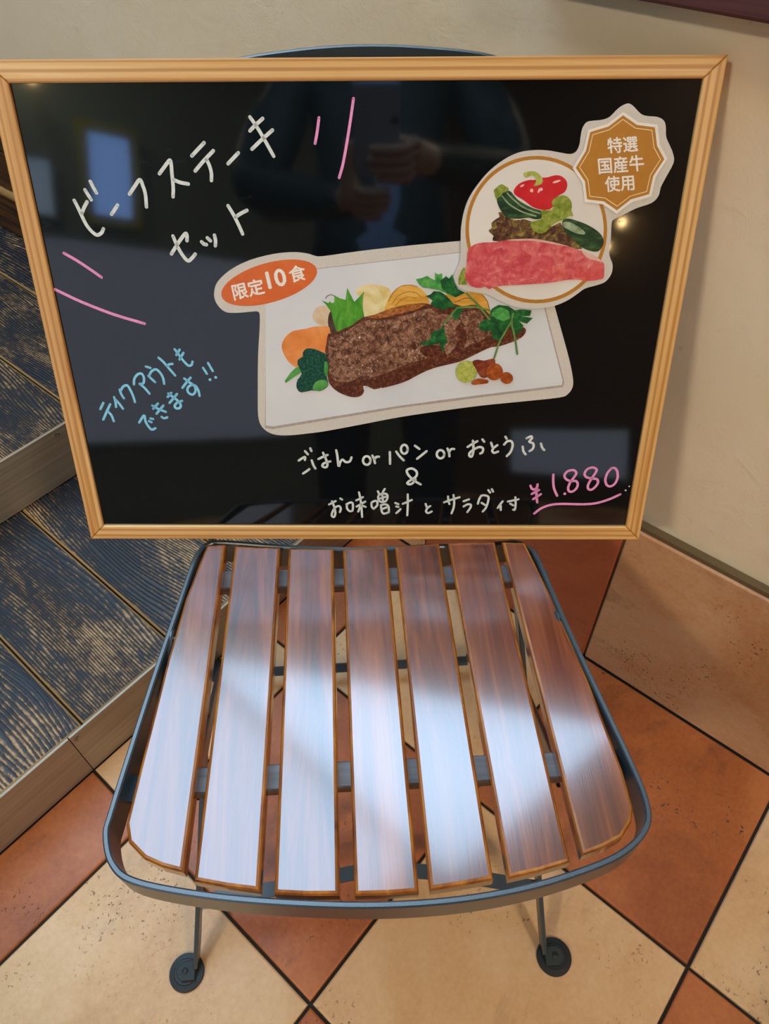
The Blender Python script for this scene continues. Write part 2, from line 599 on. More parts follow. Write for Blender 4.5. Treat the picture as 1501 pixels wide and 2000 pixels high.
slab('wall_front', A_F - 0.1, A_F, B_R, B_L, -0.06, CEIL, M['dark_wall'])
slab('wall_right', A_F, A_W + 0.12, B_R - 0.1, B_R, -0.06, CEIL, M['brown_wall'])
slab('wall_left', A_F, A_W + 0.12, B_L, B_L + 0.1, -0.06, CEIL, M['brown_wall'])
# ceiling with a roof light over the steps
SA0, SA1, SB0, SB1 = -0.35, 0.67, 0.55, 3.0
bm = bmesh.new()
for lo, hi in (((A_F - 0.1, B_R - 0.1, CEIL), (SA0, B_L + 0.1, CEIL + 0.1)), ((SA1, B_R - 0.1, CEIL), (A_W + 0.12, B_L + 0.1, CEIL + 0.1)),
               ((SA0, B_R - 0.1, CEIL), (SA1, SB0, CEIL + 0.1)), ((SA0, SB1, CEIL), (SA1, B_L + 0.1, CEIL + 0.1))):
    add_box(bm, lo, hi)
ce = link_mesh('ceiling', bm, M['ceiling']); ce.matrix_world = AB; struct(ce)
rw = empty('window_6', AB @ Matrix.Translation((0, 0, CEIL))); struct(rw)
bm = bmesh.new(); add_box(bm, (SA0, SB0, 0.05), (SA1, SB1, 0.06)); link_mesh('pane', bm, M['pane_sky'], rw)
for bpos in (SB0 + 2.0,):
    bm = bmesh.new(); add_box(bm, (SA0, bpos - 0.015, 0.01), (SA1, bpos + 0.015, 0.05)); link_mesh('glazing_bar', bm, M['white_frame'], rw)


def lit_window(name, plane, u0, u1, z0, z1, fw, frame, pane, bars=()):
    """A lit window lying on the front wall (plane 'A') or the right wall (plane 'B')."""
    Mx = AB @ Matrix.Translation((A_F, 0, 0))
    if plane == 'B':
        Mx = AB @ Matrix.Translation((0, B_R, 0)) @ Matrix(((0, 1, 0, 0), (1, 0, 0, 0), (0, 0, 1, 0), (0, 0, 0, 1)))
    o = empty(name); struct(o)
    def piece(nm, lo, hi, m):
        bm = bmesh.new(); add_box(bm, lo, hi, Mx); link_mesh(nm, bm, m, o)
    piece('pane', (0.002, u0, z0), (0.012, u1, z1), pane)
    piece('frame_rail', (0.002, u0 - fw, z0 - fw), (0.03, u1 + fw, z0), frame)
    piece('frame_rail', (0.002, u0 - fw, z1), (0.03, u1 + fw, z1 + fw), frame)
    piece('frame_stile', (0.002, u0 - fw, z0), (0.03, u0, z1), frame)
    piece('frame_stile', (0.002, u1, z0), (0.03, u1 + fw, z1), frame)
    for b in bars:
        piece('mullion', (0.012, b - 0.025, z0), (0.025, b + 0.025, z1), frame)


lit_window('window_2', 'A', -0.70, -0.50, 1.62, 2.02, 0.05, M['yellow'], M['pane_blue'])
lit_window('window_3', 'A', -0.31, -0.17, 1.58, 1.84, 0.02, M['dark_wall'], M['pane_dusk'])
lit_window('window_4', 'A', -1.62, 0.35, 0.46, 1.48, 0.03, M['dark_wall'], M['pane_dim'])
lit_window('window_5', 'B', -2.35, -1.45, 0.18, 0.47, 0.03, M['brown_wall'], M['pane_dim'])

# ceiling lamps: two flat panels and three small warm spots
for n_, (a, b, lab) in enumerate(((-2.62, 0.16, 'flat ceiling lamp panel on the step side, behind the photographer'),
                                  (-0.42, -2.52, 'flat ceiling lamp panel on the side away from the steps'))):
    lo = empty('ceiling_lamp', AB @ Matrix.Translation((a, b, CEIL)))
    tag(lo, lab, 'lamp')
    bm = bmesh.new(); add_box(bm, (-0.2, -0.2, -0.03), (0.2, 0.2, 0.0)); link_mesh('housing', bm, M['lamp_body'], lo)
    bm = bmesh.new(); add_box(bm, (-0.18, -0.18, -0.034), (0.18, 0.18, -0.0305)); link_mesh('diffuser', bm, M['lamp'], lo)
for a, b, z, lab in ((-2.9, -0.23, 2.18, 'small warm bulb on the dark wall behind the photographer'),
                     (-1.48, -2.9, 1.62, 'small warm wall bulb on the right, the upper of two'),
                     (-1.58, -2.9, 1.51, 'small warm wall bulb on the right, the lower of two')):
    lo = empty('wall_lamp', Matrix.Translation(ab(a, b, z)))
    tag(lo, lab, 'lamp')
    bm = bmesh.new(); lathe(bm, [(0.004, -0.022), (0.018, -0.012), (0.022, 0.0), (0.016, 0.014), (0.008, 0.022)], seg=16)
    link_mesh('bulb', bm, M['bulb'], lo, True)
    d = (DA if a < -2.5 else DB) * -0.1
    bm = bmesh.new(); tube(bm, [Vector((0, 0, 0.018)), Vector((0, 0, 0.035)), d + Vector((0, 0, 0.035))], 0.006, 8)
    link_mesh('bracket', bm, M['lamp_body'], lo)

# skirting of full tiles along the plaster wall
bb = slab('baseboard_back', A_TILE + 0.004, A_W - 0.0005, B_R + 0.01, B_STEP - 0.002, 0.0005, 0.334, M['mortar'])
for j in range(-10, 2):
    b0, b1 = TB0 - 0.008 + j * TP + 0.0018, TB0 - 0.008 + (j + 1) * TP - 0.0018
    b0 = max(b0, B_R + 0.01); b1 = min(b1, B_STEP - 0.002)
    if b1 - b0 < 0.02:
        continue
    bm = bmesh.new()
    hx, hz = (b1 - b0) / 2, 0.163
    prism(bm, [(-hx, -hz), (hx, -hz), (hx, hz), (-hx, hz)], -0.012, 0.0, 0.002)
    t = link_mesh('tile', bm, {0: M['tile_red'], -1: M['tile_mix']}.get(j, M['tile_cream'] if j % 2 else M['tile_red']), bb)
    t.matrix_local = Matrix.Translation((A_TILE, (b0 + b1) / 2, 0.001 + hz)) @ Matrix(((0, 0, -1, 0), (-1, 0, 0, 0), (0, 1, 0, 0), (0, 0, 0, 1)))

# the two wooden steps with metal risers
PW = 0.1655


def step(name, b0, b1, z0, z1, seam, screws):
    o = empty(name, AB.copy()); struct(o)
    bm = bmesh.new(); add_box(bm, (A_F + 0.5, b0 + 0.004, z0), (A_TILE + 0.014, b1, z1 - 0.022)); link_mesh('step_base', bm, M['black'], o)
    n0 = int((A_F + 0.5 - 0.054) / PW)
    for q in range(n0, 5):
        a0, a1 = 0.054 + q * PW + 0.0012, 0.054 + (q + 1) * PW - 0.0012
        a1 = min(a1, A_TILE + 0.012)
        if a1 - a0 < 0.03:
            continue
        bm = bmesh.new()
        hx, hy = (a1 - a0) / 2, (b1 - b0 - 0.006) / 2
        prism(bm, [(-hx, -hy), (hx, -hy), (hx, hy), (-hx, hy)], 0, 0.021, 0.0026, 0, 1, 0)
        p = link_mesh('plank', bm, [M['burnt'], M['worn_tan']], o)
        p.location = ((a0 + a1) / 2, (b0 + 0.005 + b1) / 2, z1 - 0.0225)
    # riser sheets, butted at the seam, and the thin folded nosing strip
    for a0, a1 in ((A_F + 0.5, seam - 0.0006), (seam + 0.0006, A_TILE - 0.001)):
        bm = bmesh.new(); add_box(bm, (a0, b0, z0 + 0.0008), (a1, b0 + 0.003, z1 - 0.0005))
        link_mesh('riser_panel', bm, M['steel'], o)
        bm = bmesh.new(); add_box(bm, (a0, b0 - 0.0002, z1 - 0.0016), (a1, b0 + 0.0044, z1 + 0.0008), bevel=0.0005)
        link_mesh('nosing', bm, M['steel'], o)
    for s in screws:
        bm = bmesh.new()
        Mt = Matrix.Translation((s, b0, z1 - 0.0105)) @ Matrix.Rotation(math.pi / 2, 4, 'X')
        lathe(bm, [(0.0038, -0.0005), (0.0040, 0.0006), (0.0030, 0.0014), (0.0018, 0.0015), (0.0013, 0.0006)], seg=16, M=Mt)
        link_mesh('screw', bm, M['screw'], o, True, 40)
    return o


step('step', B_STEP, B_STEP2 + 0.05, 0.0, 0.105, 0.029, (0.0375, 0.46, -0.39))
# dark boards along the foot of the wall above the upper step, with a pale half-round bead between them
M['dark_boards'] = m_grain('dark_stained_boards', lin('2a1a0e'), lin('4a3019'), lin('6e4a26'), 70, 3, 0.5, axis='Y', spec=0.4, bump=0.5)
bl_ = empty('baseboard_left', AB @ Matrix.Translation((A_W, 1.95, 0.2168))); struct(bl_)
for z0, z1 in ((0.0, 0.098), (0.1255, 0.215), (0.217, 0.325)):
    bm = bmesh.new(); add_box(bm, (-0.012, -0.85, z0), (-0.0004, 1.2, z1), bevel=0.002)
    link_mesh('plank', bm, M['dark_boards'], bl_)
bm = bmesh.new(); tube(bm, [(-0.006, -0.85, 0.1118), (-0.006, 1.2, 0.1118)], 0.0128, 16)
link_mesh('bead', bm, M['worn_tan'], bl_, True, 40)
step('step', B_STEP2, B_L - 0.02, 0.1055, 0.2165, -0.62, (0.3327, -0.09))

# ------------------------------------------------------------------ the folding chair
CH_M = Matrix.Translation((-0.0155, 0.32, 0.0)) @ Matrix.Rotation(math.radians(2.3), 4, 'Z')
chair = empty('folding_chair', CH_M)
tag(chair, 'slate blue metal folding chair with seven varnished dark wood seat slats', 'chair')
SEAT = 0.455
slats = [
    [(-0.1693, 0.1825), (-0.184, 0.115), (-0.1935, 0.0427), (-0.2035, -0.0594), (-0.2076, -0.1050), (-0.2032, -0.1198), (-0.1889, -0.1330), (-0.174, -0.1400), (-0.1568, -0.1453), (-0.1525, 0.02), (-0.1488, 0.1815)],
    [(-0.1388, 0.1790), (-0.1478, -0.1522), (-0.1220, -0.1585), (-0.0970, -0.1632), (-0.0899, 0.1721), (-0.115, 0.1752)],
    [(-0.0812, 0.1707), (-0.0858, -0.1658), (-0.0610, -0.1688), (-0.0363, -0.1705), (-0.0333, 0.1655), (-0.058, 0.1678)],
    [(-0.0235, 0.1645), (-0.0247, -0.1715), (0.0, -0.1727), (0.0240, -0.1728), (0.0232, 0.1632), (0.0, 0.1636)],
    [(0.0319, 0.1630), (0.0324, -0.1721), (0.0570, -0.1705), (0.0815, -0.1682), (0.0788, 0.1632), (0.055, 0.1630)],
    [(0.0882, 0.1633), (0.0932, -0.1683), (0.1180, -0.1650), (0.1425, -0.1602), (0.1380, 0.1600), (0.113, 0.1620)],
    [(0.1455, 0.1594), (0.1492, 0.0), (0.1531, -0.1562), (0.1700, -0.1520), (0.1876, -0.1454), (0.1985, -0.1340), (0.2030, -0.1230), (0.2031, -0.0911), (0.1958, -0.0096), (0.1845, 0.075), (0.1694, 0.1560)],
]
for pts in slats:
    bm = bmesh.new()
    cx = sum(p[0] for p in pts) / len(pts); cy = sum(p[1] for p in pts) / len(pts)
    prism(bm, [(x - cx, y - cy) for x, y in pts], -0.0145, 0.0, 0.0026, 0, 1, 0)
    o = link_mesh('slat', bm, [M['mahogany'], M['worn_edge']], chair)
    o.location = (cx, cy, SEAT)
# seat rail: one closed loop of flat bar standing on edge (outer top edge as measured)
loop = [(-0.1787, 0.176), (-0.1932, 0.0982), (-0.2044, 0.0335), (-0.2158, -0.0426), (-0.2232, -0.0963), (-0.2242, -0.1143), (-0.2150, -0.1370),
        (-0.1941, -0.1517), (-0.138, -0.1658), (-0.0757, -0.1758), (-0.0087, -0.1825), (0.0546, -0.1832), (0.1139, -0.1775), (0.1681, -0.1655),
        (0.1953, -0.1540), (0.2119, -0.1390), (0.2165, -0.1200), (0.2135, -0.0880), (0.2043, -0.0306), (0.1913, 0.0511), (0.1793, 0.140),
        (0.1725, 0.164), (0.158, 0.1695), (0.0914, 0.1680), (0.0474, 0.1670), (-0.0123, 0.1690), (-0.0829, 0.1785), (-0.1500, 0.1905), (-0.1690, 0.1900)]
path = [Vector((p.x, p.y, SEAT - 0.0150 - (0.0065 + 0.008 * max(0, min(1, (p.x - 0.06) / 0.06, 1)) ) * max(0, min(1, (p.y - (0.154 - 0.075 * p.x)) / 0.016)))) for p in catmull([(x, y, 0) for x, y in loop], 6, True)]
cen = Vector((0, 0, 0))
path = [p - (Vector((p.x, p.y, 0)).normalized() * 0.0028) for p in path]
bm = bmesh.new(); bar(bm, path, (0, 0, 1), 0.034, 0.0052, True, 0.0012)
link_mesh('seat_rail', bm, M['metal'], chair, True, 30)
# two raw wood cross battens below the slats and their metal tabs on the rail
for x0, y0, x1, y1 in ((-0.186, 0.1475, 0.183, 0.1255), (-0.2075, -0.0660, 0.2045, -0.0800)):
    bm = bmesh.new()
    L = math.hypot(x1 - x0, y1 - y0)
    add_box(bm, (-L / 2, -0.0115, -0.0130), (L / 2, 0.0115, -0.0002), bevel=0.0012)
    o = link_mesh('cross_batten', bm, M['rough_wood'], chair)
    o.location = ((x0 + x1) / 2, (y0 + y1) / 2, SEAT - 0.0145)
    o.rotation_euler.z = math.atan2(y1 - y0, x1 - x0)
    for x, y, s in ((x0, y0, -1), (x1, y1, 1)):
        bm = bmesh.new()
        add_box(bm, (-0.012, -0.012, -0.0032), (0.007, 0.012, 0.0), bevel=0.0008)
        t = link_mesh('mounting_tab', bm, M['metal'], chair)
        t.location = (x + s * 0.003, y, SEAT - 0.0277)
        t.rotation_euler.z = 0 if s > 0 else math.pi
# legs: the front pair runs back up to the backrest, the rear pair crosses it and ends under the front batten
fl, fr = Vector((-0.2455, -0.1280, 0.0045)), Vector((0.1885, -0.1440, 0.0045))
tl, tr = Vector((-0.168, 0.2130, 0.440)), Vector((0.1650, 0.2030, 0.440))
bl, br = Vector((-0.186, 0.366, 0.775)), Vector((0.164, 0.370, 0.765))
for b0, t0, b1, sgn in ((fl, tl, bl, -1), (fr, tr, br, 1)):
    bm = bmesh.new()
    pth = [b0 + Vector((0, 0.004, 0.004)), b0.lerp(t0, 0.06), b0.lerp(t0, 0.5), t0, t0.lerp(b1, 0.15) + Vector((0, 0.006, 0)), t0.lerp(b1, 0.6), b1]
    bar(bm, pth, (0, 0.82, -0.57), 0.020, 0.0056, False, 0.001)
    link_mesh('leg', bm, M['metal'], chair, True, 30)
    # foot: the bar's end bent outwards over a round rubber glide, riveted
    g = b0 + Vector((sgn * 0.0125, -0.0045, -0.0045))
    bm = bmesh.new()
    lathe(bm, [(0.0205, 0.0), (0.0218, 0.0012), (0.0212, 0.0038), (0.0150, 0.0048), (0.0142, 0.0058), (0.004, 0.006)], c=g, seg=32)
    link_mesh('rubber_glide', bm, M['rubber'], chair, True, 35)
    bm = bmesh.new()
    pts = [(-0.0125, -0.010), (0.004, -0.0105), (0.0095, -0.006), (0.0115, 0.0), (0.0095, 0.006), (0.004, 0.0105), (-0.0125, 0.012)]
    if sgn < 0:
        pts = [(-x, y) for x, y in pts[::-1]]
    prism(bm, [(x + g.x, y + g.y) for x, y in pts], 0.0061, 0.0105, 0.001)
    link_mesh('foot_tab', bm, M['dull_metal'], chair)
    bm = bmesh.new(); lathe(bm, [(0.0036, 0.0103), (0.0036, 0.0115), (0.0022, 0.0124)], c=(g.x, g.y, 0), seg=16)
    link_mesh('rivet', bm, M['rubber'], chair, True, 40)
rl, rr = Vector((-0.250, 0.290, 0.004)), Vector((0.222, 0.282, 0.004))
ul, ur = Vector((-0.1610, -0.070, 0.4265)), Vector((0.1560, -0.0830, 0.4265))
for b0, t0 in ((rl, ul), (rr, ur)):
    bm = bmesh.new()
    bar(bm, [b0, b0.lerp(t0, 0.5), t0], (0, 0.7, 0.7), 0.020, 0.0056, False, 0.001)
    link_mesh('leg', bm, M['metal'], chair, True, 30)
    bm = bmesh.new(); lathe(bm, [(0.0205, -0.004), (0.0218, -0.0028), (0.0212, -0.0002), (0.0150, 0.0008)], c=b0, seg=28)
    link_mesh('rubber_glide', bm, M['rubber'], chair, True, 35)
bm = bmesh.new(); bar(bm, [rl.lerp(ul, 0.07) + Vector((0.002, 0, 0)), rr.lerp(ur, 0.07) - Vector((0.002, 0, 0))], (0, 0.7, 0.7), 0.014, 0.005)
link_mesh('stretcher', bm, M['metal'], chair)
a_, b_ = fl.lerp(tl, 0.165), fr.lerp(tr, 0.165)
bm = bmesh.new()
bar(bm, catmull([a_ + Vector((0.003, 0, 0)), (-0.10, -0.060, a_.z), (-0.02, -0.052, a_.z), (0.07, -0.062, b_.z), b_ - Vector((0.003, 0, 0))], 8), (0, 1, 0.12), 0.017, 0.0045)
link_mesh('stretcher', bm, M['metal'], chair, True, 30)
# pivot links on the inner faces of the rail
for p, q in (((-0.1925, 0.072, 0.452), (-0.1975, 0.020, 0.424)), ((0.1825, 0.062, 0.452), (0.1878, 0.014, 0.424))):
    p, q = Vector(p), Vector(q)
    bm = bmesh.new(); bar(bm, catmull([p + Vector((0, 0.004, -0.006)), p, p.lerp(q, 0.4), q], 4), (0, 0.5, 0.87), 0.011, 0.0045, False, 0.0016)
    lk = link_mesh('pivot_link', bm, M['metal'], chair, True, 40)
    bm = bmesh.new()
    Mt = Matrix.Translation(p + Vector((0, -0.002, -0.003))) @ Matrix.Rotation(math.pi / 2, 4, 'Y')
    lathe(bm, [(0.002, -0.005), (0.0035, -0.0042), (0.0035, 0.0042), (0.002, 0.005)], seg=14, M=Mt)
    link_mesh('rivet', bm, M['screw'], lk, True, 40)
# back hoop: rises from the uprights into the arc that shows above the menu board
CH_I = CH_M.inverted()
arc = [Vector(b) for b in (bl - Vector((0, 0.012, 0.05)), bl, bl + Vector((0.004, 0.012, 0.030)))]
for xw, zz, yy in ((-0.172, 0.832, 0.716), (-0.122, 0.8455, 0.720), (-0.0656, 0.8510, 0.723), (-0.010, 0.8524, 0.725), (0.048, 0.8495, 0.724), (0.108, 0.8420, 0.721), (0.146, 0.826, 0.716)):
    arc.append(CH_I @ Vector((xw, yy, zz - 0.0065)))
arc += [br + Vector((-0.004, 0.012, 0.030)), br, br - Vector((0, 0.012, 0.05))]
bm = bmesh.new(); bar(bm, catmull(arc, 6), (0, 0.15, 1), 0.013, 0.006, False, 0.0012)
link_mesh('back_hoop', bm, M['metal'], chair, True, 35)

# ------------------------------------------------------------------ the menu board
BO = Vector((-0.31498, 0.50288, 0.462))
BU = Vector((0.99919, -0.0374, -0.01508)).normalized()
BV = Vector((0.02721, 0.34933, 0.9366)); BV = (BV - BU * BV.dot(BU)).normalized()
BN = BU.cross(BV).normalized()
B_M = Matrix(((BU.x, BV.x, BN.x, BO.x), (BU.y, BV.y, BN.y, BO.y), (BU.z, BV.z, BN.z, BO.z), (0, 0, 0, 1)))
BW, BH, FW, BT = 0.58382, 0.4372, 0.01604, 0.018
board = empty('menu_board', B_M)
tag(board, 'framed black marker board leaning on the chair, hand-lettered with a beef steak set', 'sign')
for nm, mir, p0, p1 in (('frame_rail', 0, (0, 0), (BW, 0)), ('frame_rail', 0, (BW, BH), (0, BH)), ('frame_stile', 0, (BW, 0), (BW, BH)), ('frame_stile', 0, (0, BH), (0, 0))):
    a, b = Vector(p0), Vector(p1)
    L = (b - a).length
    d = (b - a).normalized(); nn = Vector((-d.y, d.x))
    bm = bmesh.new()
    g = 0.00015
    pts = [(-L / 2 + g, 0), (L / 2 - g, 0), (L / 2 - FW - g, FW), (-L / 2 + FW + g, FW)]
    prism(bm, pts, -BT, 0.0, 0.0011)
    o = link_mesh(nm, bm, M['pine'], board)
    c = (a + b) / 2
    o.matrix_local = Matrix(((d.x, nn.x, 0, c.x), (d.y, nn.y, 0, c.y), (0, 0, 1, 0), (0, 0, 0, 1)))
PZ = -0.0035        # panel face below the frame face
bm = bmesh.new(); add_box(bm, (FW - 0.004, FW - 0.004, -0.010), (BW - FW + 0.004, BH - FW + 0.004, PZ))
link_mesh('panel', bm, M['board'], board)


def bp(x, y):
    """A point of the photograph's board surface as board coordinates (u, v), in metres."""
    d = px_ray(x, y)
    o = BO + BN * PZ
    t = (o - CAM).dot(BN) / d.dot(BN)
    q = CAM + d * t - BO
    return Vector((q.dot(BU), q.dot(BV)))


ZM = {'Z3': (400, 460, 3.002), 'Z4': (780, 460, 3.7525), 'Z7': (880, 180, 3.3356), 'N1': (130, 320, 5.003), 'N2': (300, 210, 5.773),
      'N3': (180, 670, 5.773), 'N4': (570, 850, 5.773), 'N5': (820, 840, 5.773), 'N6': (630, 940, 7.505), 'N7': (810, 940, 6.823),
      'N8': (1020, 890, 6.823), 'M1': (1120, 190, 7.505), 'M2': (890, 320, 4.842), 'M3': (540, 540, 6.823), 'M4': (740, 520, 4.69), 'P': (0, 0, 1)}


def zp(z, pts):
    ox, oy, s = ZM[z]
    return [(ox + x / s, oy + y / s) for x, y in pts]


def fill(bm, pts2, z0, z1):
    """Thin plate over any simple outline."""
    n = len(pts2)
    area = sum(pts2[i - 1][0] * pts2[i][1] - pts2[i][0] * pts2[i - 1][1] for i in range(n))
    if area < 0:
        pts2 = pts2[::-1]
    top = [bm.verts.new((p[0], p[1], z1)) for p in pts2]
    bot = [bm.verts.new((p[0], p[1], z0)) for p in pts2]
    for i in range(n):
        bm.faces.new((bot[i], bot[(i + 1) % n], top[(i + 1) % n], top[i]))
    for t in tessellate_polygon([[Vector((p[0], p[1], 0)) for p in pts2]]):
        for vs, flip in ((top, False), (bot, True)):
            try:
                bm.faces.new([vs[i] for i in (t if not flip else t[::-1])])
            except ValueError:
                pass


def stroke(bm, pts2, wd, z0, z1):
    """A marker stroke with round ends."""
    P = catmull([Vector(p).to_3d() for p in pts2], 5)
    P = [Vector((p.x, p.y)) for p in P]
    r = wd / 2
    Lf, Rt = [], []
    n = len(P)
    for i in range(n):
        t = (P[min(n - 1, i + 1)] - P[max(0, i - 1)])
        t = t.normalized() if t.length > 1e-9 else Vector((1, 0))
        nn = Vector((-t.y, t.x))
        Lf.append(P[i] + nn * r); Rt.append(P[i] - nn * r)
    def strip(a, b):
        va = [bm.verts.new((p.x, p.y, z1)) for p in a]; vb = [bm.verts.new((p.x, p.y, z1)) for p in b]
        wa = [bm.verts.new((p.x, p.y, z0)) for p in a]; wb = [bm.verts.new((p.x, p.y, z0)) for p in b]
        for i in range(len(a) - 1):
            bm.faces.new((va[i], va[i + 1], vb[i + 1], vb[i]))
            bm.faces.new((wa[i], va[i], va[i + 1], wa[i + 1])); bm.faces.new((vb[i], wb[i], wb[i + 1], vb[i + 1]))
    strip(Lf, Rt)
    for c in (P[0], P[-1]):
        disc(bm, c, r, z0, z1, 12)


def disc(bm, c, r, z0, z1, seg=16):
    rx, ry = (r if isinstance(r, tuple) else (r, r))
    t = [bm.verts.new((c[0] + rx * math.cos(6.28319 * k / seg), c[1] + ry * math.sin(6.28319 * k / seg), z1)) for k in range(seg)]
    b = [bm.verts.new((v.co.x, v.co.y, z0)) for v in t]
    bm.faces.new(t)
    for k in range(seg):
        bm.faces.new((b[k], b[(k + 1) % seg], t[(k + 1) % seg], t[k]))


def ell(cx, cy, rx, ry, rot=0, n=28):
    c, s = math.cos(rot), math.sin(rot)
    return [(cx + rx * math.cos(6.283185 * k / n) * c - ry * math.sin(6.283185 * k / n) * s,
             cy + rx * math.cos(6.283185 * k / n) * s + ry * math.sin(6.283185 * k / n) * c) for k in range(n)]


INK = {'white': plain('white_marker_ink', lin('dfe6e2'), 0.55), 'blue': plain('sky_blue_marker_ink', lin('8cdaff'), 0.55), 'pink': plain('pink_marker_ink', lin('f29bd0'), 0.55)}


def lettering(name, ink, wpx, groups, label=None):
    bm = bmesh.new()
    for z, strokes in groups:
        for s in strokes:
            q = [bp(*p) for p in zp(z, s)]
            wd = (bp(zp(z, s)[0][0] + wpx, zp(z, s)[0][1]) - q[0]).length
            if len(s) == 1:
                disc(bm, q[0], wd * 0.6, PZ, PZ + 0.00018, 14)
            else:
                stroke(bm, q, wd, PZ, PZ + 0.00018)
    o = link_mesh(name, bm, INK[ink], board)
    if label:
        o['label'] = label
    return o


lettering('heading_lettering', 'white', 6.8, [
    ('N1', [[(75, 358), (110, 425), (145, 500), (190, 590), (240, 655), (295, 695), (340, 675), (360, 635)], [(200, 372), (172, 425), (150, 482)],
            [(180, 255), (208, 300), (240, 350)], [(232, 172), (260, 228), (292, 283)], [(498, 405), (440, 492)],
            [(615, 295), (665, 220), (715, 155), (745, 215), (770, 300), (780, 420)]]),
    ('N2', [[(65, 745), (120, 670), (180, 595), (197, 640), (205, 740), (220, 900), (218, 1005)], [(225, 815), (300, 845), (390, 862)],
            [(430, 545), (500, 470), (568, 398)], [(468, 715), (560, 605), (672, 488)], [(598, 590), (630, 660), (650, 740), (650, 822)],
            [(838, 633), (953, 512)], [(1085, 262), (1150, 195), (1228, 125)], [(1108, 468), (1220, 360), (1338, 255)], [(1085, 108), (1150, 200), (1230, 330), (1352, 548)],
            [(200, 1650), (265, 1545), (320, 1465), (360, 1420), (375, 1445), (375, 1500)], [(218, 1450), (270, 1570), (330, 1670), (385, 1728), (430, 1700), (468, 1652)],
            [(540, 1515), (565, 1538), (594, 1546)], [(605, 1470), (640, 1502)], [(685, 1440), (697, 1500), (695, 1558)],
            [(838, 1108), (900, 1210), (960, 1330), (1002, 1425)], [(925, 1232), (990, 1190), (1050, 1160)]])], 'white hand-lettered heading in katakana')
for a in ([(622.5, 230), (619, 258), (615, 280)], [(690, 192.5), (684, 235), (676, 285), (669, 322), (662, 347)],
          [(125, 494.5), (150, 509), (176, 526), (198, 541.5)], [(108, 565.5), (160, 590), (222, 614), (282, 632)]):
    lettering('accent_stroke', 'pink', 5.6, [('P', [a])])
lettering('takeaway_lettering', 'blue', 4.7, [('N3', [
    [(125, 675), (92, 745)], [(203, 690), (165, 770), (125, 862)], [(183, 775), (220, 820), (243, 880)], [(248, 610), (262, 660), (269, 720)], [(272, 645), (310, 690), (347, 740)],
    [(310, 525), (330, 580), (357, 622)], [(325, 530), (350, 490), (395, 478), (430, 530), (462, 600), (482, 665)],
    [(470, 465), (475, 405), (510, 355), (555, 345), (582, 390), (578, 450), (548, 460)], [(535, 460), (590, 505), (645, 570)],
    [(605, 265), (655, 280)], [(635, 370), (670, 405), (708, 440)], [(645, 362), (670, 318), (720, 297), (770, 340), (800, 400), (810, 458)],
    [(748, 165), (800, 210), (860, 280), (935, 365)], [(842, 255), (870, 240), (905, 235)],
    [(930, 70), (975, 130), (1020, 190), (1060, 235), (1090, 255), (1120, 245), (1130, 210)], [(985, 75), (948, 135)], [(1028, 110), (985, 185)],
    [(1250, 280), (1292, 345)], [(1305, 225), (1358, 315)], [(1328, 413)], [(1392, 387)],
    [(530, 895), (585, 815), (600, 880), (630, 935), (670, 975), (712, 960)], [(640, 880), (668, 892)], [(658, 850), (685, 856)],
    [(740, 682), (688, 740)], [(802, 705), (725, 797)], [(678, 705), (750, 745), (828, 775)], [(782, 832), (810, 848), (845, 838)],
    [(892, 562), (850, 608)], [(955, 575), (872, 675)], [(858, 570), (920, 615), (975, 660), (998, 700), (985, 732), (945, 735), (930, 705), (960, 670), (1012, 652)],
    [(1108, 390), (1065, 440), (1017, 505)], [(1038, 400), (1090, 440), (1150, 482), (1165, 540), (1132, 580), (1085, 560), (1075, 510), (1110, 475), (1160, 480), (1195, 530), (1210, 595)]])],
    'sky blue hand-lettered takeaway note')
lettering('side_dish_lettering', 'white', 4.7, [
    ('N4', [[(75, 285), (110, 262), (146, 245), (145, 278)], [(125, 432), (165, 405), (195, 382)], [(147, 180), (178, 215)], [(206, 148), (218, 178)],
            [(222, 285), (240, 335), (263, 375)], [(298, 268), (345, 245), (400, 222)], [(350, 198), (378, 260), (398, 320), (392, 355), (368, 362), (342, 348), (352, 322), (390, 305), (432, 295)],
            [(498, 170), (510, 230), (525, 350), (545, 300), (570, 275), (600, 300), (635, 302), (658, 285), (670, 250)],
            ell(842, 285, 42, 48) + [(884, 285), (882, 300)], [(905, 230), (925, 270), (935, 315)], [(930, 270), (950, 245), (980, 242)],
            [(1102, 190), (1105, 322)], [(1175, 185), (1210, 235), (1258, 283)], ell(1265, 158, 38, 50) + [(1303, 158), (1301, 172)],
            [(1385, 118), (1435, 155)], [(1410, 265), (1460, 225), (1516, 180)]]),
    ('P', [[(821, 946), (812, 941), (803, 934), (796, 926), (794, 919), (799, 915.5), (806, 915.5), (813, 921), (813, 929), (806, 935), (798, 940), (795, 944), (800, 946), (806, 943), (811, 936)]]),
    ('N5', [ell(230, 272, 42, 46) + [(272, 272), (270, 286)], [(308, 208), (325, 250), (330, 295)], [(325, 250), (350, 215), (383, 213)],
            [(535, 190), (590, 155), (645, 125)], [(595, 120), (600, 180), (598, 250), (580, 298), (555, 290), (560, 255), (610, 215), (670, 190), (708, 207), (702, 250), (678, 264)], [(702, 105), (722, 130)],
            [(800, 142), (815, 190)], [(870, 170), (830, 200), (812, 235), (835, 256), (878, 242)], [(962, 75), (975, 97)],
            [(947, 162), (985, 125), (1030, 127), (1043, 175), (1020, 245), (977, 293)],
            [(1200, 92), (1250, 70), (1260, 92), (1230, 130), (1272, 150), (1278, 190), (1258, 222), (1232, 236)], [(1155, 187), (1165, 240), (1188, 273)], [(1362, 152), (1375, 195), (1398, 225)]])],
    'white hand-lettered line of side dishes')
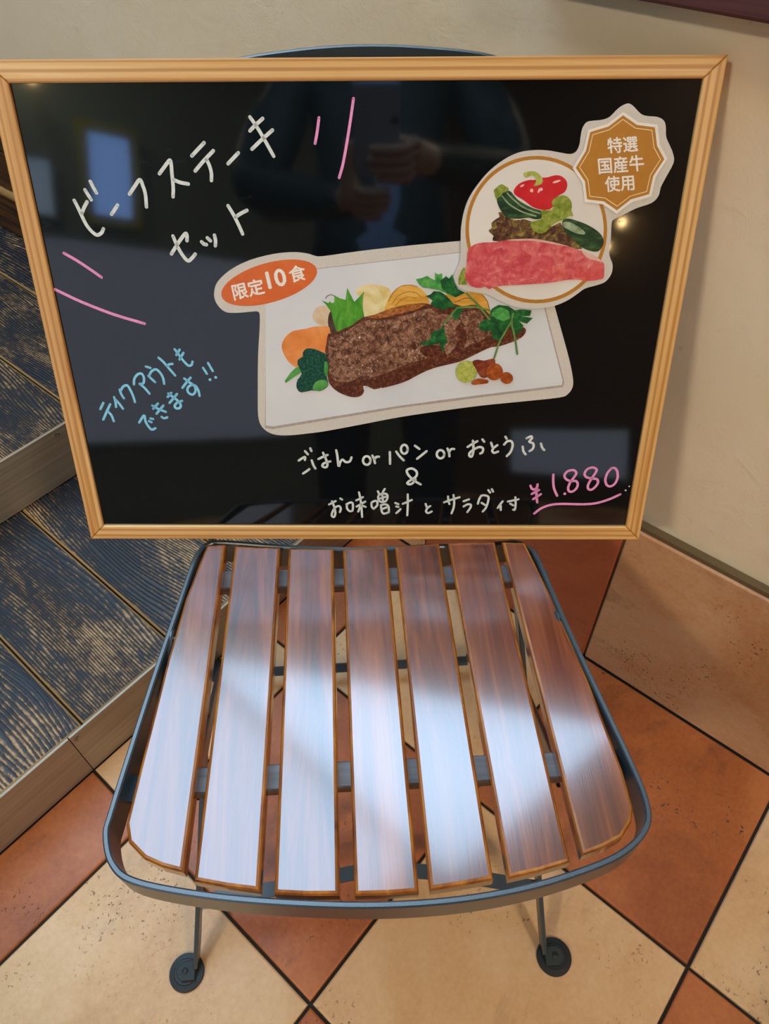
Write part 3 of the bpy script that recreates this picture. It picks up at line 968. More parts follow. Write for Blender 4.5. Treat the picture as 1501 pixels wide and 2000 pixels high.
lettering('soup_salad_lettering', 'white', 4.2, [
    ('N6', [[(92, 340), (140, 315), (188, 290)], [(135, 292), (155, 340), (175, 400), (185, 470), (165, 523), (132, 505), (142, 450), (180, 385), (238, 362), (265, 400), (250, 452)], [(258, 252), (283, 268)],
            [(352, 345), (357, 400), (395, 438), (432, 435)], [(347, 337), (400, 312), (435, 318), (443, 370), (438, 428)],
            [(492, 280), (588, 232)], [(495, 370), (622, 297)], [(530, 162), (550, 250), (565, 370), (577, 522)], [(560, 335), (540, 390), (520, 443)], [(570, 352), (628, 375)],
            [(712, 312), (717, 370), (743, 403)], [(712, 312), (760, 287), (793, 297), (798, 350), (745, 405)],
            [(807, 147), (830, 190)], [(908, 112), (885, 150), (872, 190)], [(812, 222), (817, 270), (850, 300), (918, 293), (948, 240), (938, 190), (880, 180), (822, 200)],
            [(830, 255), (930, 222)], [(870, 195), (882, 288)], [(852, 347), (862, 430), (890, 473), (958, 458)], [(852, 347), (920, 337), (963, 370), (968, 453)], [(870, 407), (933, 382)],
            [(1062, 317), (1108, 335)], [(1077, 370), (1108, 375)], [(1077, 465), (1110, 437), (1138, 407)], [(1172, 330), (1240, 302), (1303, 273)], [(1245, 192), (1245, 340), (1238, 498)]]),
    ('N7', [[(142, 302), (157, 345)], [(203, 330), (165, 357), (147, 400), (175, 423), (223, 402)], [(387, 280), (480, 247), (593, 212)], [(440, 202), (445, 260), (458, 303)], [(512, 182), (522, 260), (515, 350), (487, 426)],
            [(647, 266), (718, 240)], [(647, 335), (700, 307), (743, 312), (738, 350), (697, 410)], [(837, 298), (855, 240), (880, 192)], [(882, 190), (930, 187), (977, 207), (973, 270), (945, 350), (902, 403)],
            [(887, 287), (933, 315)], [(976, 117), (1000, 150)], [(1023, 105), (1040, 138)], [(1168, 267), (1130, 312), (1102, 355)], [(1140, 315), (1142, 383)],
            [(1237, 270), (1378, 240)], [(1336, 212), (1340, 300), (1330, 376), (1307, 378)], [(1267, 297), (1308, 320)]])],
    'white hand-lettered line for miso soup and salad')
lettering('price_lettering', 'pink', 4.8, [('N8', [
    [(105, 400), (125, 440), (160, 450), (185, 430)], [(200, 382), (187, 450), (185, 530), (195, 622)], [(122, 510), (218, 457)], [(142, 578), (243, 512)],
    [(410, 252), (408, 350), (420, 440), (460, 533)], [(562, 507)],
    [(640, 342), (580, 312), (558, 262), (600, 207), (680, 192), (715, 230), (690, 280), (640, 345), (608, 420), (615, 468), (658, 480), (713, 440), (735, 380), (710, 337), (650, 340)],
    [(915, 302), (850, 285), (825, 242), (860, 182), (930, 157), (985, 182), (970, 230), (915, 310), (872, 390), (875, 440), (915, 453), (968, 415), (1003, 360), (990, 312), (930, 306)],
    [(1190, 162), (1130, 230), (1102, 320), (1120, 388), (1170, 408), (1230, 370), (1265, 290), (1258, 202), (1222, 163), (1180, 167)],
    [(155, 770), (250, 700), (370, 657), (520, 642), (800, 647), (980, 632), (1150, 582), (1300, 515)]])], 'pink hand-lettered price with an underline')
lettering('ink_dot', 'white', 3.0, [('N8', [[(1372, 460)]])])
lettering('ink_dot', 'white', 2.6, [('N8', [[(1420, 408)]])])

# ------------------------------------------------------------------ the two laminated picture cut-outs
PR = {
    'border': m_print('laminated_linen_print', [(0.3, 'cfc9bf'), (0.7, 'dcd7ce')], 900, 3),
    'plate': m_print('printed_plate_white', [(0.3, 'd5d9de'), (0.7, 'e2e5e8')], 9, 3),
    'rimline': m_print('printed_plate_edge', [(0.3, 'a3998f'), (0.7, 'b7aea6')], 300, 3),
    'disc': m_print('printed_cream_disc', [(0.3, 'e0dbd3'), (0.7, 'ebe6de')], 12, 3),
    'gold': m_print('printed_gold', [(0.3, 'b67c2c'), (0.7, 'c08536')], 120, 4),
    'goldline': m_print('printed_pale_line', [(0.3, 'f3dba8'), (0.7, 'f8e4b8')], 100, 2),
    'white': m_print('printed_white', [(0.3, 'f0ebe2'), (0.7, 'f6f2ea')], 100, 2),
    'orange': m_print('printed_orange', [(0.3, 'd9652a'), (0.7, 'e57638')], 40, 4),
    'steak': m_print('printed_grilled_steak', [(0.38, '2e140d'), (0.45, '5d3524'), (0.52, '8e634a'), (0.60, 'b68c70'), (0.70, 'dcbfa8')], 190, 12, rough=0.82, dist=0.5, speck=(330, '2a140d', 0.57, 0.85), glint=(480, 'f3e2d3', 0.60), cloud=(42, '5d3020', 0.52, 0.6)),
    'crust': m_print('printed_steak_crust', [(0.3, '260f0a'), (0.48, '552a1a'), (0.6, '7d4a32'), (0.74, 'cfae98')], 320, 9, rough=0.75, dist=0.4),
    'sear': m_print('printed_steak_fat', [(0.3, '6e3a1c'), (0.5, 'a5622e'), (0.7, 'c98a4e')], 330, 7),
    'raw': m_print('printed_raw_beef', [(0.28, 'b8323c'), (0.45, 'd3525a'), (0.58, 'de6f70'), (0.72, 'eba39c')], 95, 9, dist=1.0, speck=(420, 'f3cdc6', 0.6, 0.5), cloud=(28, 'e2583f', 0.5, 0.45), glint=(600, 'f8e2dc', 0.68)),
    'rawhot': m_print('printed_raw_beef_bright', [(0.3, 'cf3a40'), (0.5, 'e05c4c'), (0.7, 'ee8a6c')], 120, 9, dist=1.0, speck=(420, 'f5cfc0', 0.62, 0.4)),
    'fat': m_print('printed_raw_fat', [(0.3, 'dca79a'), (0.7, 'ecc9ba')], 200, 4),
    'carrot': m_print('printed_carrot', [(0.3, 'e07f38'), (0.55, 'ee944e'), (0.75, 'f3a764')], 45, 4),
    'broc': m_print('printed_broccoli', [(0.3, '07271f'), (0.5, '12463a'), (0.66, '2b7050'), (0.8, '74a566')], 480, 7),
    'green': m_print('printed_green_leaf', [(0.3, '2f7d20'), (0.5, '55a02f'), (0.72, '84bd4c')], 60, 6, dist=0.8, stretch=(2.2, 1, 1)),
    'lime': m_print('printed_lime', [(0.3, '3f8f3c'), (0.7, '6fb55a')], 90, 5),
    'parsley': m_print('printed_parsley', [(0.3, '10351d'), (0.5, '20602f'), (0.7, '3d8a45')], 150, 6, dist=0.7),
    'parsleyl': m_print('printed_pale_parsley', [(0.3, '2a7a38'), (0.5, '4f9f4d'), (0.7, '78bb62')], 150, 6, dist=0.7),
    'stem': m_print('printed_stem', [(0.3, '4d7a3a'), (0.7, '7fa35a')], 90, 3),
    'potato': m_print('printed_potato', [(0.3, 'd9bd6c'), (0.5, 'eadba2'), (0.7, 'f4ecca')], 60, 6, dist=0.8),
    'onion': m_print('printed_onion', [(0.3, 'c98a2e'), (0.55, 'e5b04c'), (0.75, 'efc672')], 70, 5, dist=0.8, stretch=(0.5, 2.2, 1)),
    'beige': m_print('printed_mushroom', [(0.3, 'd1b48c'), (0.7, 'e7d6bb')], 50, 4),
    'egg': m_print('printed_eggplant', [(0.3, '2b1d17'), (0.6, '5d4636'), (0.8, '97806a')], 55, 4, stretch=(3, 0.7, 1)),
    'wasabi': m_print('printed_wasabi', [(0.3, '8f9a32'), (0.5, 'b4bb58'), (0.7, 'ccd07c')], 260, 7),
    'chip': m_print('printed_garlic_chip', [(0.3, '7c3212'), (0.5, 'a5501f'), (0.7, 'c9783c')], 200, 6),
    'chipd': m_print('printed_dark_garlic_chip', [(0.3, '5a2012'), (0.5, '823a22'), (0.7, 'a85a38')], 170, 6),
    'pepper': m_print('printed_red_pepper', [(0.3, 'b81a22'), (0.5, 'd32730'), (0.72, 'e0464a')], 26, 3),
    'shine': m_print('printed_highlight', [(0.3, 'f0b0a4'), (0.7, 'f6d4ca')], 90, 3),
    'zuc': m_print('printed_zucchini', [(0.3, '15281a'), (0.5, '26452b'), (0.66, '47663a'), (0.8, '88a274')], 130, 5, stretch=(0.6, 1.6, 1)),
    'zucl': m_print('printed_zucchini_shine', [(0.3, '55744a'), (0.7, 'b7c7a4')], 130, 6),
    'lettuce': m_print('printed_red_lettuce', [(0.3, '2d1a18'), (0.45, '58362c'), (0.58, '7f6a36'), (0.72, 'b39f58')], 190, 8, dist=1.0),
    'lettuceg': m_print('printed_green_lettuce', [(0.3, '55661f'), (0.5, '8a9a38'), (0.7, 'b5b863')], 160, 8, dist=1.0),
}
CT = 0.0005          # thickness of the laminated sheet
LAY = 0.00004        # one printed layer above the next


class Cutout:
    def __init__(self, name, label):
        self.o = empty(name, B_M.copy())
        tag(self.o, label, 'sign')
        self.k = 0

    def area(self, name, mat, z, pts, smooth=0, closed=True, base=False, label=None):
        P = [bp(*p) for p in zp(z, pts)]
        return self.plate(name, mat, P, smooth, base, label)

    def plate(self, name, mat, P, smooth=0, base=False, label=None):
        if smooth:
            P = [Vector((q.x, q.y)) for q in catmull([p.to_3d() for p in P], smooth, True)]
        z0, z1 = self.z(base)
        bm = bmesh.new(); fill(bm, [(p.x, p.y) for p in P], z0, z1)
        o = link_mesh(name, bm, PR[mat], self.o)
        if label:
            o['label'] = label
        return o

    def z(self, base=False):
        self.k += 1
        z1 = self.z0 + CT + LAY * (self.k - 1)
        return (self.z0 + 0.00002 if base else z1 - LAY * 0.8), z1

    def lines(self, name, mat, z, strokes, wpx):
        z0, z1 = self.z()
        bm = bmesh.new()
        for s in strokes:
            q = [bp(*p) for p in zp(z, s)]
            wd = (bp(zp(z, s)[0][0] + wpx, zp(z, s)[0][1]) - q[0]).length
            stroke(bm, q, wd, z0, z1)
        return link_mesh(name, bm, PR[mat], self.o)

    def text(self, rows, mat):
        """rows: (string, centre x, centre y in photo pixels, size in pixels, tilt in degrees, x stretch, weight)"""
        z0, z1 = self.z()
        bm = bmesh.new()
        for s, cx, cy, size, tilt, sx, wt in rows:
            cu = bpy.data.curves.new('lettering', 'FONT')
            cu.body = s; cu.align_x = 'CENTER'; cu.align_y = 'CENTER'; cu.size = 1.0
            cu.resolution_u = 3
            to = bpy.data.objects.new('lettering', cu)
            COL.objects.link(to)
            dg = bpy.context.evaluated_depsgraph_get()
            me = bpy.data.meshes.new_from_object(to.evaluated_get(dg))
            xs = [v.co.x for v in me.vertices]; ys = [v.co.y for v in me.vertices]
            mx, my = (min(xs) + max(xs)) / 2, (min(ys) + max(ys)) / 2
            sc = size / (max(ys) - min(ys))
            c, sn = math.cos(math.radians(tilt)), math.sin(math.radians(tilt))
            base = [v.co.copy() for v in me.vertices]
            for e_, (dx, dy) in enumerate(((-wt, 0), (wt, 0), (0, -wt), (0, wt))):
                for v, co in zip(me.vertices, base):
                    x, y = (co.x - mx + dx) * sc * sx, (co.y - my + dy) * sc
                    q = bp(cx + x * c - y * sn, cy - (x * sn + y * c))
                    v.co = (q.x, q.y, z1 + e_ * 2e-6)
                bm.from_mesh(me)
            bpy.data.objects.remove(to); bpy.data.curves.remove(cu); bpy.data.meshes.remove(me)
        o = link_mesh('printed_lettering', bm, PR[mat], self.o)
        return o


c1 = Cutout('plate_cutout', 'white-bordered cut-out print of a grilled steak plate with an orange badge')
c1.z0 = PZ
P1 = zp('Z3', [(55, 330), (75, 270), (150, 200), (260, 145), (400, 108), (520, 97), (600, 105), (640, 117), (690, 121), (900, 92), (1200, 58), (1490, 32)]) + \
    [(960, 464), (1040, 468), (1062, 500), (1072, 560)] + zp('Z4', [(1130, 500), (1180, 680), (1240, 900), (1268, 1040), (1266, 1110), (1232, 1160), (1170, 1186), (900, 1215), (600, 1245), (300, 1285), (0, 1330)]) + \
    zp('Z3', [(900, 1110), (700, 1147), (600, 1160), (500, 1170), (420, 1168), (365, 1148), (328, 1110), (312, 1050), (310, 900), (312, 700), (320, 560), (322, 470), (312, 446), (280, 445), (200, 452), (130, 450), (90, 425), (60, 380)])
c1.area('laminated_sheet', 'border', 'P', P1, 3, base=True)
c1.area('printed_plate_edge', 'rimline', 'P', zp('Z3', [(362, 400), (650, 193), (1498, 96)]) + [(1050, 480)] + zp('Z4', [(1066, 520), (1206, 1075), (1196, 1110), (600, 1184), (300, 1224), (0, 1262)]) + zp('Z3', [(900, 1050), (400, 1134), (352, 1128)]))
c1.area('printed_plate', 'plate', 'P', zp('Z3', [(357, 398), (650, 197), (1498, 100)]) + [(1046, 482)] + zp('Z4', [(1058, 530), (1192, 1058), (1188, 1094), (600, 1166), (300, 1205), (0, 1246)]) + zp('Z3', [(900, 1036), (400, 1118), (357, 1112)]))
c1.area('printed_badge', 'orange', 'Z3', ell(377, 276, 290, 116, -0.275, 40))
c1.text([('限定', 484.5, 564.5, 31, 13.2, 0.98, 0.022), ('10', 539.5, 543.5, 33, 13.2, 1.0, 0.026), ('食', 580.5, 533.8, 31, 13.2, 1.0, 0.022)], 'white')
c1.area('printed_potato', 'potato', 'Z3', [(880, 325), (935, 288), (1000, 285), (1060, 300), (1090, 330), (1080, 400), (1060, 450), (960, 480), (925, 470), (925, 380)], 3)
c1.area('printed_onion', 'onion', 'M4', [(55, 410), (80, 310), (130, 230), (200, 182), (290, 172), (360, 190), (420, 240), (450, 295), (450, 360), (300, 380), (160, 420)], 3)
c1.lines('printed_onion_rings', 'sear', 'M4', [[(85, 320), (135, 232), (205, 180), (290, 171), (350, 185)], [(115, 350), (170, 275), (250, 235), (330, 240), (385, 280)], [(150, 360), (200, 310), (270, 280), (340, 295)]], 1.2)
c1.area('printed_onion', 'onion', 'M4', [(600, 270), (680, 240), (800, 235), (920, 240), (975, 290), (1005, 370), (1030, 440), (960, 450), (850, 420), (700, 380)], 3)
c1.lines('printed_onion_rings', 'sear', 'M4', [[(690, 330), (800, 290), (880, 320), (960, 400)], [(940, 260), (985, 310), (1012, 400)]], 1.6)
c1.area('printed_mushroom', 'beige', 'M3', [(480, 510), (520, 425), (600, 385), (690, 400), (730, 470), (700, 600), (640, 655), (560, 632), (495, 575)], 3)
c1.area('printed_eggplant', 'egg', 'M3', [(715, 465), (688, 540), (688, 650), (722, 745), (810, 730), (780, 600), (745, 490)], 3)
c1.area('printed_carrot', 'carrot', 'M3', [(700, 668), (600, 660), (500, 665), (400, 690), (300, 708), (210, 728), (120, 800), (72, 900), (80, 990), (130, 1090), (200, 1165), (290, 1205), (400, 1100), (660, 1010), (710, 800)], 3)
c1.area('printed_green_crown', 'green', 'M3', [(600, 315), (640, 330), (690, 352), (712, 325), (730, 350), (765, 345), (772, 250), (850, 290), (920, 308), (940, 148), (980, 230), (1035, 335), (1100, 270), (1166, 192), (1148, 300), (1145, 400), (1170, 550), (1000, 680), (900, 720), (830, 745), (795, 720), (760, 600), (720, 460), (660, 370)])
c1.lines('printed_tendril', 'egg', 'M3', [[(650, 290), (680, 255), (730, 240), (775, 262)]], 1.2)
ST = zp('M3', [(690, 760), (800, 735), (900, 690), (1000, 650), (1100, 570), (1170, 535), (1290, 510)]) + zp('M4', [(0, 425), (120, 380), (250, 350), (360, 338), (440, 340), (520, 365), (640, 330), (760, 365), (850, 350), (940, 370), (1010, 440), (1150, 520), (1260, 545), (1330, 560), (1342, 600), (1300, 650), (1220, 690), (1100, 730), (1020, 740), (930, 780), (850, 820), (740, 870), (620, 900), (500, 930), (380, 980), (270, 1040), (160, 1080), (30, 1112)]) + \
    zp('M3', [(1400, 1475), (1300, 1500), (1220, 1462), (1150, 1455), (1165, 1520), (1130, 1580), (1050, 1605), (950, 1590), (830, 1540), (740, 1470), (690, 1390), (680, 1300), (670, 1200), (660, 1080), (648, 980), (668, 870)])
c1.area('printed_steak_crust', 'crust', 'P', ST, 2)
c1.area('printed_steak_fat', 'sear', 'P', zp('M3', [(1190, 540), (1290, 512)]) + zp('M4', [(0, 427), (120, 382), (250, 352), (360, 342), (430, 350), (340, 395), (200, 430), (80, 460), (0, 478)]))
c1.area('printed_steak', 'steak', 'P', zp('M3', [(720, 800), (830, 765), (940, 720), (1060, 640), (1180, 585), (1290, 570)]) + zp('M4', [(20, 490), (150, 470), (300, 430), (440, 385), (600, 400), (760, 420), (860, 400), (940, 430), (960, 500), (1020, 590), (960, 660), (800, 740), (640, 800), (480, 830), (300, 880), (150, 940), (20, 990)]) +
        zp('M3', [(1300, 1330), (1180, 1380), (1090, 1340), (980, 1400), (820, 1400), (720, 1330), (700, 1200), (690, 1000), (690, 880)]), 2)
c1.area('printed_char_mark', 'crust', 'M4', [(700, 560), (750, 540), (800, 620), (790, 700), (740, 800), (640, 860), (590, 840), (680, 760), (720, 680)], 3)
c1.area('printed_char_mark', 'crust', 'M4', [(370, 760), (450, 720), (560, 730), (610, 790), (600, 840), (500, 850), (420, 820)], 3)
c1.area('printed_char_mark', 'crust', 'M4', [(460, 345), (560, 370), (700, 400), (680, 440), (560, 430), (490, 400)], 3)
c1.area('printed_lime_stem', 'lime', 'M3', [(315, 1190), (322, 1280), (220, 1345), (122, 1415), (110, 1385), (180, 1285), (250, 1215)])
c1.area('printed_broccoli', 'broc', 'M3', [(350, 1010), (400, 955), (500, 960), (600, 1000), (650, 1030), (690, 1130), (690, 1250), (670, 1340), (690, 1430), (650, 1485), (580, 1522), (470, 1512), (330, 1540), (280, 1500), (265, 1450), (280, 1370), (335, 1290), (280, 1160), (290, 1100), (350, 1060)], 2)
c1.area('printed_broccoli_stalk', 'lime', 'M3', [(520, 1400), (600, 1372), (655, 1380), (685, 1430), (640, 1480), (580, 1518), (480, 1495)], 2)
c1.area('printed_broccoli_stalk', 'lime', 'M3', [(640, 1130), (680, 1150), (688, 1250), (660, 1330), (635, 1250)], 2)
for m, pts in (('parsley', [(425, 270), (470, 255), (500, 225), (560, 230), (620, 270), (680, 340), (715, 378), (640, 370), (600, 395), (540, 388), (510, 380), (470, 340), (490, 310)]),
               ('parsleyl', [(335, 115), (390, 105), (440, 85), (480, 112), (512, 125), (508, 55), (545, 72), (575, 62), (580, 125), (610, 85), (640, 110), (670, 68), (690, 150), (720, 205), (790, 240), (700, 282), (640, 262), (610, 242), (540, 215), (460, 198), (400, 192), (370, 165)]),
               ('parsley', [(560, 130), (610, 90), (640, 112), (668, 75), (690, 150), (720, 205), (780, 240), (700, 280), (620, 242), (570, 190)]),
               ('parsley', [(365, 695), (420, 690), (470, 660), (475, 620), (490, 598), (560, 570), (592, 530), (600, 600), (628, 690), (598, 720), (578, 795), (555, 700), (480, 720), (400, 722)]),
               ('parsley', [(700, 380), (740, 365), (772, 370), (750, 430), (700, 498), (672, 460), (690, 420)]),
               ('parsley', [(905, 560), (925, 510), (980, 480), (1020, 470), (1010, 430), (1030, 385), (1090, 350), (1180, 360), (1240, 400), (1300, 390), (1392, 400), (1380, 450), (1300, 455), (1350, 462), (1405, 470), (1350, 522), (1280, 500), (1320, 540), (1290, 600), (1230, 630), (1200, 540), (1150, 600), (1110, 680), (1040, 660), (1020, 585), (960, 592)]),
               ('parsleyl', [(1040, 400), (1110, 370), (1180, 400), (1200, 470), (1140, 500), (1080, 480), (1030, 450)])):
    c1.area('printed_parsley', m, 'M4', pts)
c1.lines('printed_parsley_stem', 'stem', 'M4', [[(715, 375), (660, 440), (600, 520)], [(800, 245), (900, 350), (1010, 485)], [(720, 375), (880, 370), (1010, 400)], [(1205, 505), (1150, 600), (1100, 690), (1050, 838)], [(1222, 430), (1212, 520), (1240, 650), (1262, 800)]], 3.6)
c1.area('printed_wasabi', 'wasabi', 'M4', ell(795, 960, 96, 102, 0.2, 22), 2)
c1.area('printed_garlic_chip', 'chipd', 'M4', [(850, 870), (900, 850), (960, 860), (1040, 840), (1062, 872), (1040, 940), (990, 1010), (930, 1012), (885, 935)], 2)
c1.area('printed_garlic_chip', 'chip', 'M4', ell(1055, 962, 74, 78, 0.4, 18), 2)
c1.area('printed_garlic_chip', 'chip', 'M4', ell(1165, 1018, 58, 54, 0.4, 18), 2)
c1.area('printed_garlic_chip', 'chip', 'M4', [(848, 1052), (900, 1022), (990, 1035), (990, 1066), (900, 1078), (850, 1078)], 2)

c2 = Cutout('beef_cutout', 'round white-bordered cut-out print of raw beef and vegetables with a gold star badge')
c2.z0 = PZ + CT + LAY * (c1.k + 3)
c2.area('laminated_sheet', 'border', 'Z7', [(1140, 75), (1175, 85), (1230, 140), (1270, 155), (1340, 162), (1380, 185), (1393, 225), (1395, 290), (1418, 345), (1440, 400), (1443, 460), (1390, 560), (1360, 620), (1345, 675), (1300, 720), (1200, 755), (1110, 800), (1060, 825), (1042, 850), (1036, 950), (1025, 1020), (1030, 1070), (1048, 1120), (1040, 1180), (1000, 1232), (940, 1255), (870, 1275), (820, 1310), (760, 1350), (680, 1385), (580, 1405), (480, 1405), (400, 1390), (320, 1355), (240, 1315), (180, 1305), (100, 1290), (50, 1265), (25, 1230), (20, 1190), (40, 1140), (60, 1090), (62, 1000), (65, 880), (85, 770), (120, 680), (180, 590), (250, 510), (340, 440), (430, 395), (520, 378), (620, 378), (720, 395), (775, 402), (812, 385), (833, 340), (840, 290), (852, 235), (880, 195), (930, 185), (980, 180), (1030, 160), (1085, 105)], 3, base=True)
c2.area('printed_ring', 'gold', 'Z7', ell(553, 893, 460, 479, 0, 64))
c2.area('printed_disc', 'disc', 'Z7', ell(553, 893, 437, 455, 0, 64))
star = [(705, 265), (905, 405), (1168, 440), (1200, 710), (1305, 905), (1145, 1150), (1085, 1415), (820, 1490), (615, 1650), (425, 1520), (180, 1490), (150, 1230), (15, 1030), (165, 780), (225, 510), (490, 430)]
sc_ = (660, 955)
def star_k(k):
    return [(sc_[0] + (x - sc_[0]) * k, sc_[1] + (y - sc_[1]) * k) for x, y in star]
c2.area('printed_lettuce', 'lettuce', 'M2', [(395, 460), (430, 455), (480, 500), (560, 530), (640, 520), (700, 540), (800, 560), (900, 590), (980, 550), (1010, 620), (1080, 680), (1150, 720), (1185, 800), (1050, 790), (900, 740), (700, 720), (500, 730), (345, 725), (352, 680), (322, 650), (305, 625), (335, 600), (330, 560), (372, 520), (410, 495)], 2)
c2.area('printed_pepper', 'pepper', 'M2', [(540, 255), (570, 205), (620, 170), (690, 150), (740, 150), (800, 130), (860, 125), (900, 113), (950, 105), (1000, 120), (1038, 160), (1045, 210), (1020, 265), (960, 300), (930, 340), (910, 400), (870, 430), (800, 430), (720, 405), (640, 345), (560, 295)], 3)
for e in (ell(620, 205, 22, 9, -0.5, 12), ell(710, 250, 16, 18, 0, 12), ell(780, 250, 10, 26, 0.4, 12), ell(945, 165, 40, 11, -0.3, 14), ell(800, 238, 14, 16, 0, 12)):
    c2.area('printed_highlight', 'shine', 'M2', e)
c2.area('printed_pepper_stem', 'wasabi', 'M2', [(630, 92), (660, 74), (710, 67), (755, 76), (795, 112), (817, 155), (800, 188), (750, 207), (728, 200), (750, 170), (745, 132), (720, 107), (690, 112), (650, 128)], 2)
c2.area('printed_zucchini', 'zuc', 'M2', [(400, 290), (440, 265), (500, 252), (540, 290), (580, 335), (650, 380), (730, 418), (805, 445), (800, 510), (740, 520), (680, 505), (600, 515), (500, 512), (450, 482), (405, 410), (383, 340)], 3)
c2.lines('printed_zucchini_stripe', 'zucl', 'M2', [[(480, 275), (540, 335), (620, 400), (720, 445), (790, 465)], [(430, 300), (490, 370), (570, 425), (660, 465), (750, 490)]], 2.6)
c2.area('printed_zucchini_tip', 'lettuceg', 'M2', [(352, 245), (400, 202), (430, 188), (492, 225), (490, 252), (440, 272), (408, 310), (375, 327), (362, 290)])
c2.area('printed_zucchini', 'zuc', 'M2', [(1000, 535), (1050, 513), (1150, 538), (1250, 580), (1340, 640), (1382, 700), (1382, 760), (1335, 822), (1250, 815), (1170, 775), (1100, 705), (1040, 655), (1005, 605)], 3)
c2.area('printed_zucchini_shine', 'zucl', 'M2', [(1005, 550), (1060, 545), (1150, 590), (1210, 640), (1200, 665), (1120, 650), (1040, 610), (1010, 590)], 2)
c2.area('printed_green_lettuce', 'lettuceg', 'M2', [(800, 428), (850, 438), (910, 418), (898, 360), (930, 318), (990, 294), (1050, 310), (1088, 370), (1083, 440), (1102, 487), (1060, 492), (1020, 522), (960, 540), (900, 580), (840, 642), (770, 652), (710, 602), (700, 552), (760, 530), (805, 510)], 2)
c2.area('printed_green_stalk', 'lettuceg', 'M2', [(68, 972), (86, 985), (90, 1070), (100, 1136), (22, 1136), (24, 1060), (48, 1010)])
c2.area('printed_raw_beef', 'raw', 'M2', [(95, 960), (103, 840), (120, 802), (170, 757), (260, 738), (370, 735), (470, 718), (600, 705), (740, 705), (860, 725), (960, 747), (1080, 782), (1160, 810), (1230, 835), (1330, 880), (1390, 940), (1392, 1010), (1385, 1075), (1330, 1090), (1240, 1102), (1150, 1090), (1050, 1090), (900, 1115), (720, 1130), (560, 1140), (440, 1145), (350, 1160), (310, 1177), (270, 1155), (230, 1167), (170, 1160), (120, 1135), (90, 1080), (84, 1020)], 2)
c2.area('printed_raw_fat', 'fat', 'M2', [(1180, 822), (1235, 838), (1330, 882), (1375, 925), (1310, 905), (1240, 890), (1200, 850)], 2)
c2.area('printed_raw_fat', 'fat', 'M2', [(470, 716), (600, 704), (740, 704), (860, 724), (960, 746), (1060, 776), (960, 762), (840, 742), (720, 722), (600, 722)], 2)
c2.area('star_badge_rim', 'white', 'M1', star_k(1.075))
c2.area('star_badge', 'gold', 'M1', star)
c2.lines('star_badge_line', 'goldline', 'M1', [[a, b] for a, b in zip(star_k(0.915), star_k(0.915)[1:] + star_k(0.915)[:1])], 1.5)
c2.text([('特選', 1212.8, 282.3, 30, 4.5, 0.93, 0.02), ('国産牛', 1210, 320.8, 31, 4.5, 0.92, 0.02), ('使用', 1207, 357.5, 30, 4.5, 0.93, 0.02)], 'white')

# ------------------------------------------------------------------ the photographer, seen mirrored in the board
def ph(r, u, f):
    return CAM + CAM_X * r + CAM_U * u + CAM_F * f


PH_M = Matrix((
    (CAM_X.x, CAM_U.x, -CAM_F.x, 0), (CAM_X.y, CAM_U.y, -CAM_F.y, 0), (CAM_X.z, CAM_U.z, -CAM_F.z, 0), (0, 0, 0, 1)))
PH_M.translation = ph(-0.030, -0.020, -0.0075)
phone = empty('phone', PH_M)
tag(phone, 'pale blue phone held upright in the photographer\'s hands', 'phone')
bm = bmesh.new(); add_box(bm, (-0.0375, -0.0775, -0.004), (0.0375, 0.0775, 0.004), bevel=0.0015)
link_mesh('body', bm, plain('pale_blue_phone_back', lin('b4d0f2'), 0.25, spec=0.6), phone)
bm = bmesh.new(); add_box(bm, (-0.0345, -0.0735, 0.0041), (0.0345, 0.0735, 0.0046))
link_mesh('screen', bm, plain('dark_phone_glass', (0.01, 0.01, 0.012, 1), 0.1), phone)
bm = bmesh.new(); lathe(bm, [(0.0062, 0), (0.0062, 0.0012), (0.0045, 0.0014)], seg=20, M=Matrix.Translation((0.0295, 0.020, -0.0054)))
link_mesh('lens', bm, M['black'], phone)

X0, Y0 = -0.045, -0.47
J, EDG = {}, []


def joint(n, p, r):
    J[n] = (Vector(p), r)


def bone(m, *ns):
    for a, b in zip(ns, ns[1:]):
        EDG.append((a, b, m))


joint('pelvis', (X0, Y0, 0.92), 0.150); joint('waist', (X0, Y0, 1.08), 0.150); joint('chest', (X0, Y0, 1.25), 0.165); joint('collar', (X0, Y0, 1.37), 0.105)
joint('neck', (X0, Y0 + 0.015, 1.44), 0.056); joint('jaw', (X0, Y0 + 0.045, 1.500), 0.066); joint('skull', (X0, Y0 + 0.040, 1.575), 0.088); joint('vertex', (X0, Y0 + 0.025, 1.635), 0.062)
bone('jacket', 'pelvis', 'waist', 'chest', 'collar'); bone('skin', 'collar', 'neck', 'jaw', 'skull', 'vertex')
for s, nm in ((-1, 'l'), (1, 'r')):
    joint('hip' + nm, (X0 + s * 0.095, Y0, 0.84), 0.098); joint('knee' + nm, (X0 + s * 0.105, Y0 + 0.02, 0.48), 0.066); joint('ankle' + nm, (X0 + s * 0.11, Y0 - 0.02, 0.105), 0.047)
    bone('trousers', 'pelvis', 'hip' + nm, 'knee' + nm, 'ankle' + nm)
joint('shor', (X0 + 0.185, Y0, 1.345), 0.072); joint('elbr', (X0 + 0.285, Y0 + 0.09, 1.08), 0.060); joint('wrir', ph(0.066, -0.120, -0.085), 0.034)
joint('shol', (X0 - 0.185, Y0, 1.345), 0.072); joint('elbl', (X0 - 0.275, Y0 + 0.13, 1.06), 0.060); joint('wril', ph(-0.085, -0.185, -0.050), 0.034)
bone('jacket', 'chest', 'shor', 'elbr', 'wrir'); bone('jacket', 'chest', 'shol', 'elbl', 'wril')
joint('palr', ph(0.042, -0.072, -0.024), 0.024); joint('pall', ph(-0.078, -0.120, -0.006), 0.024)
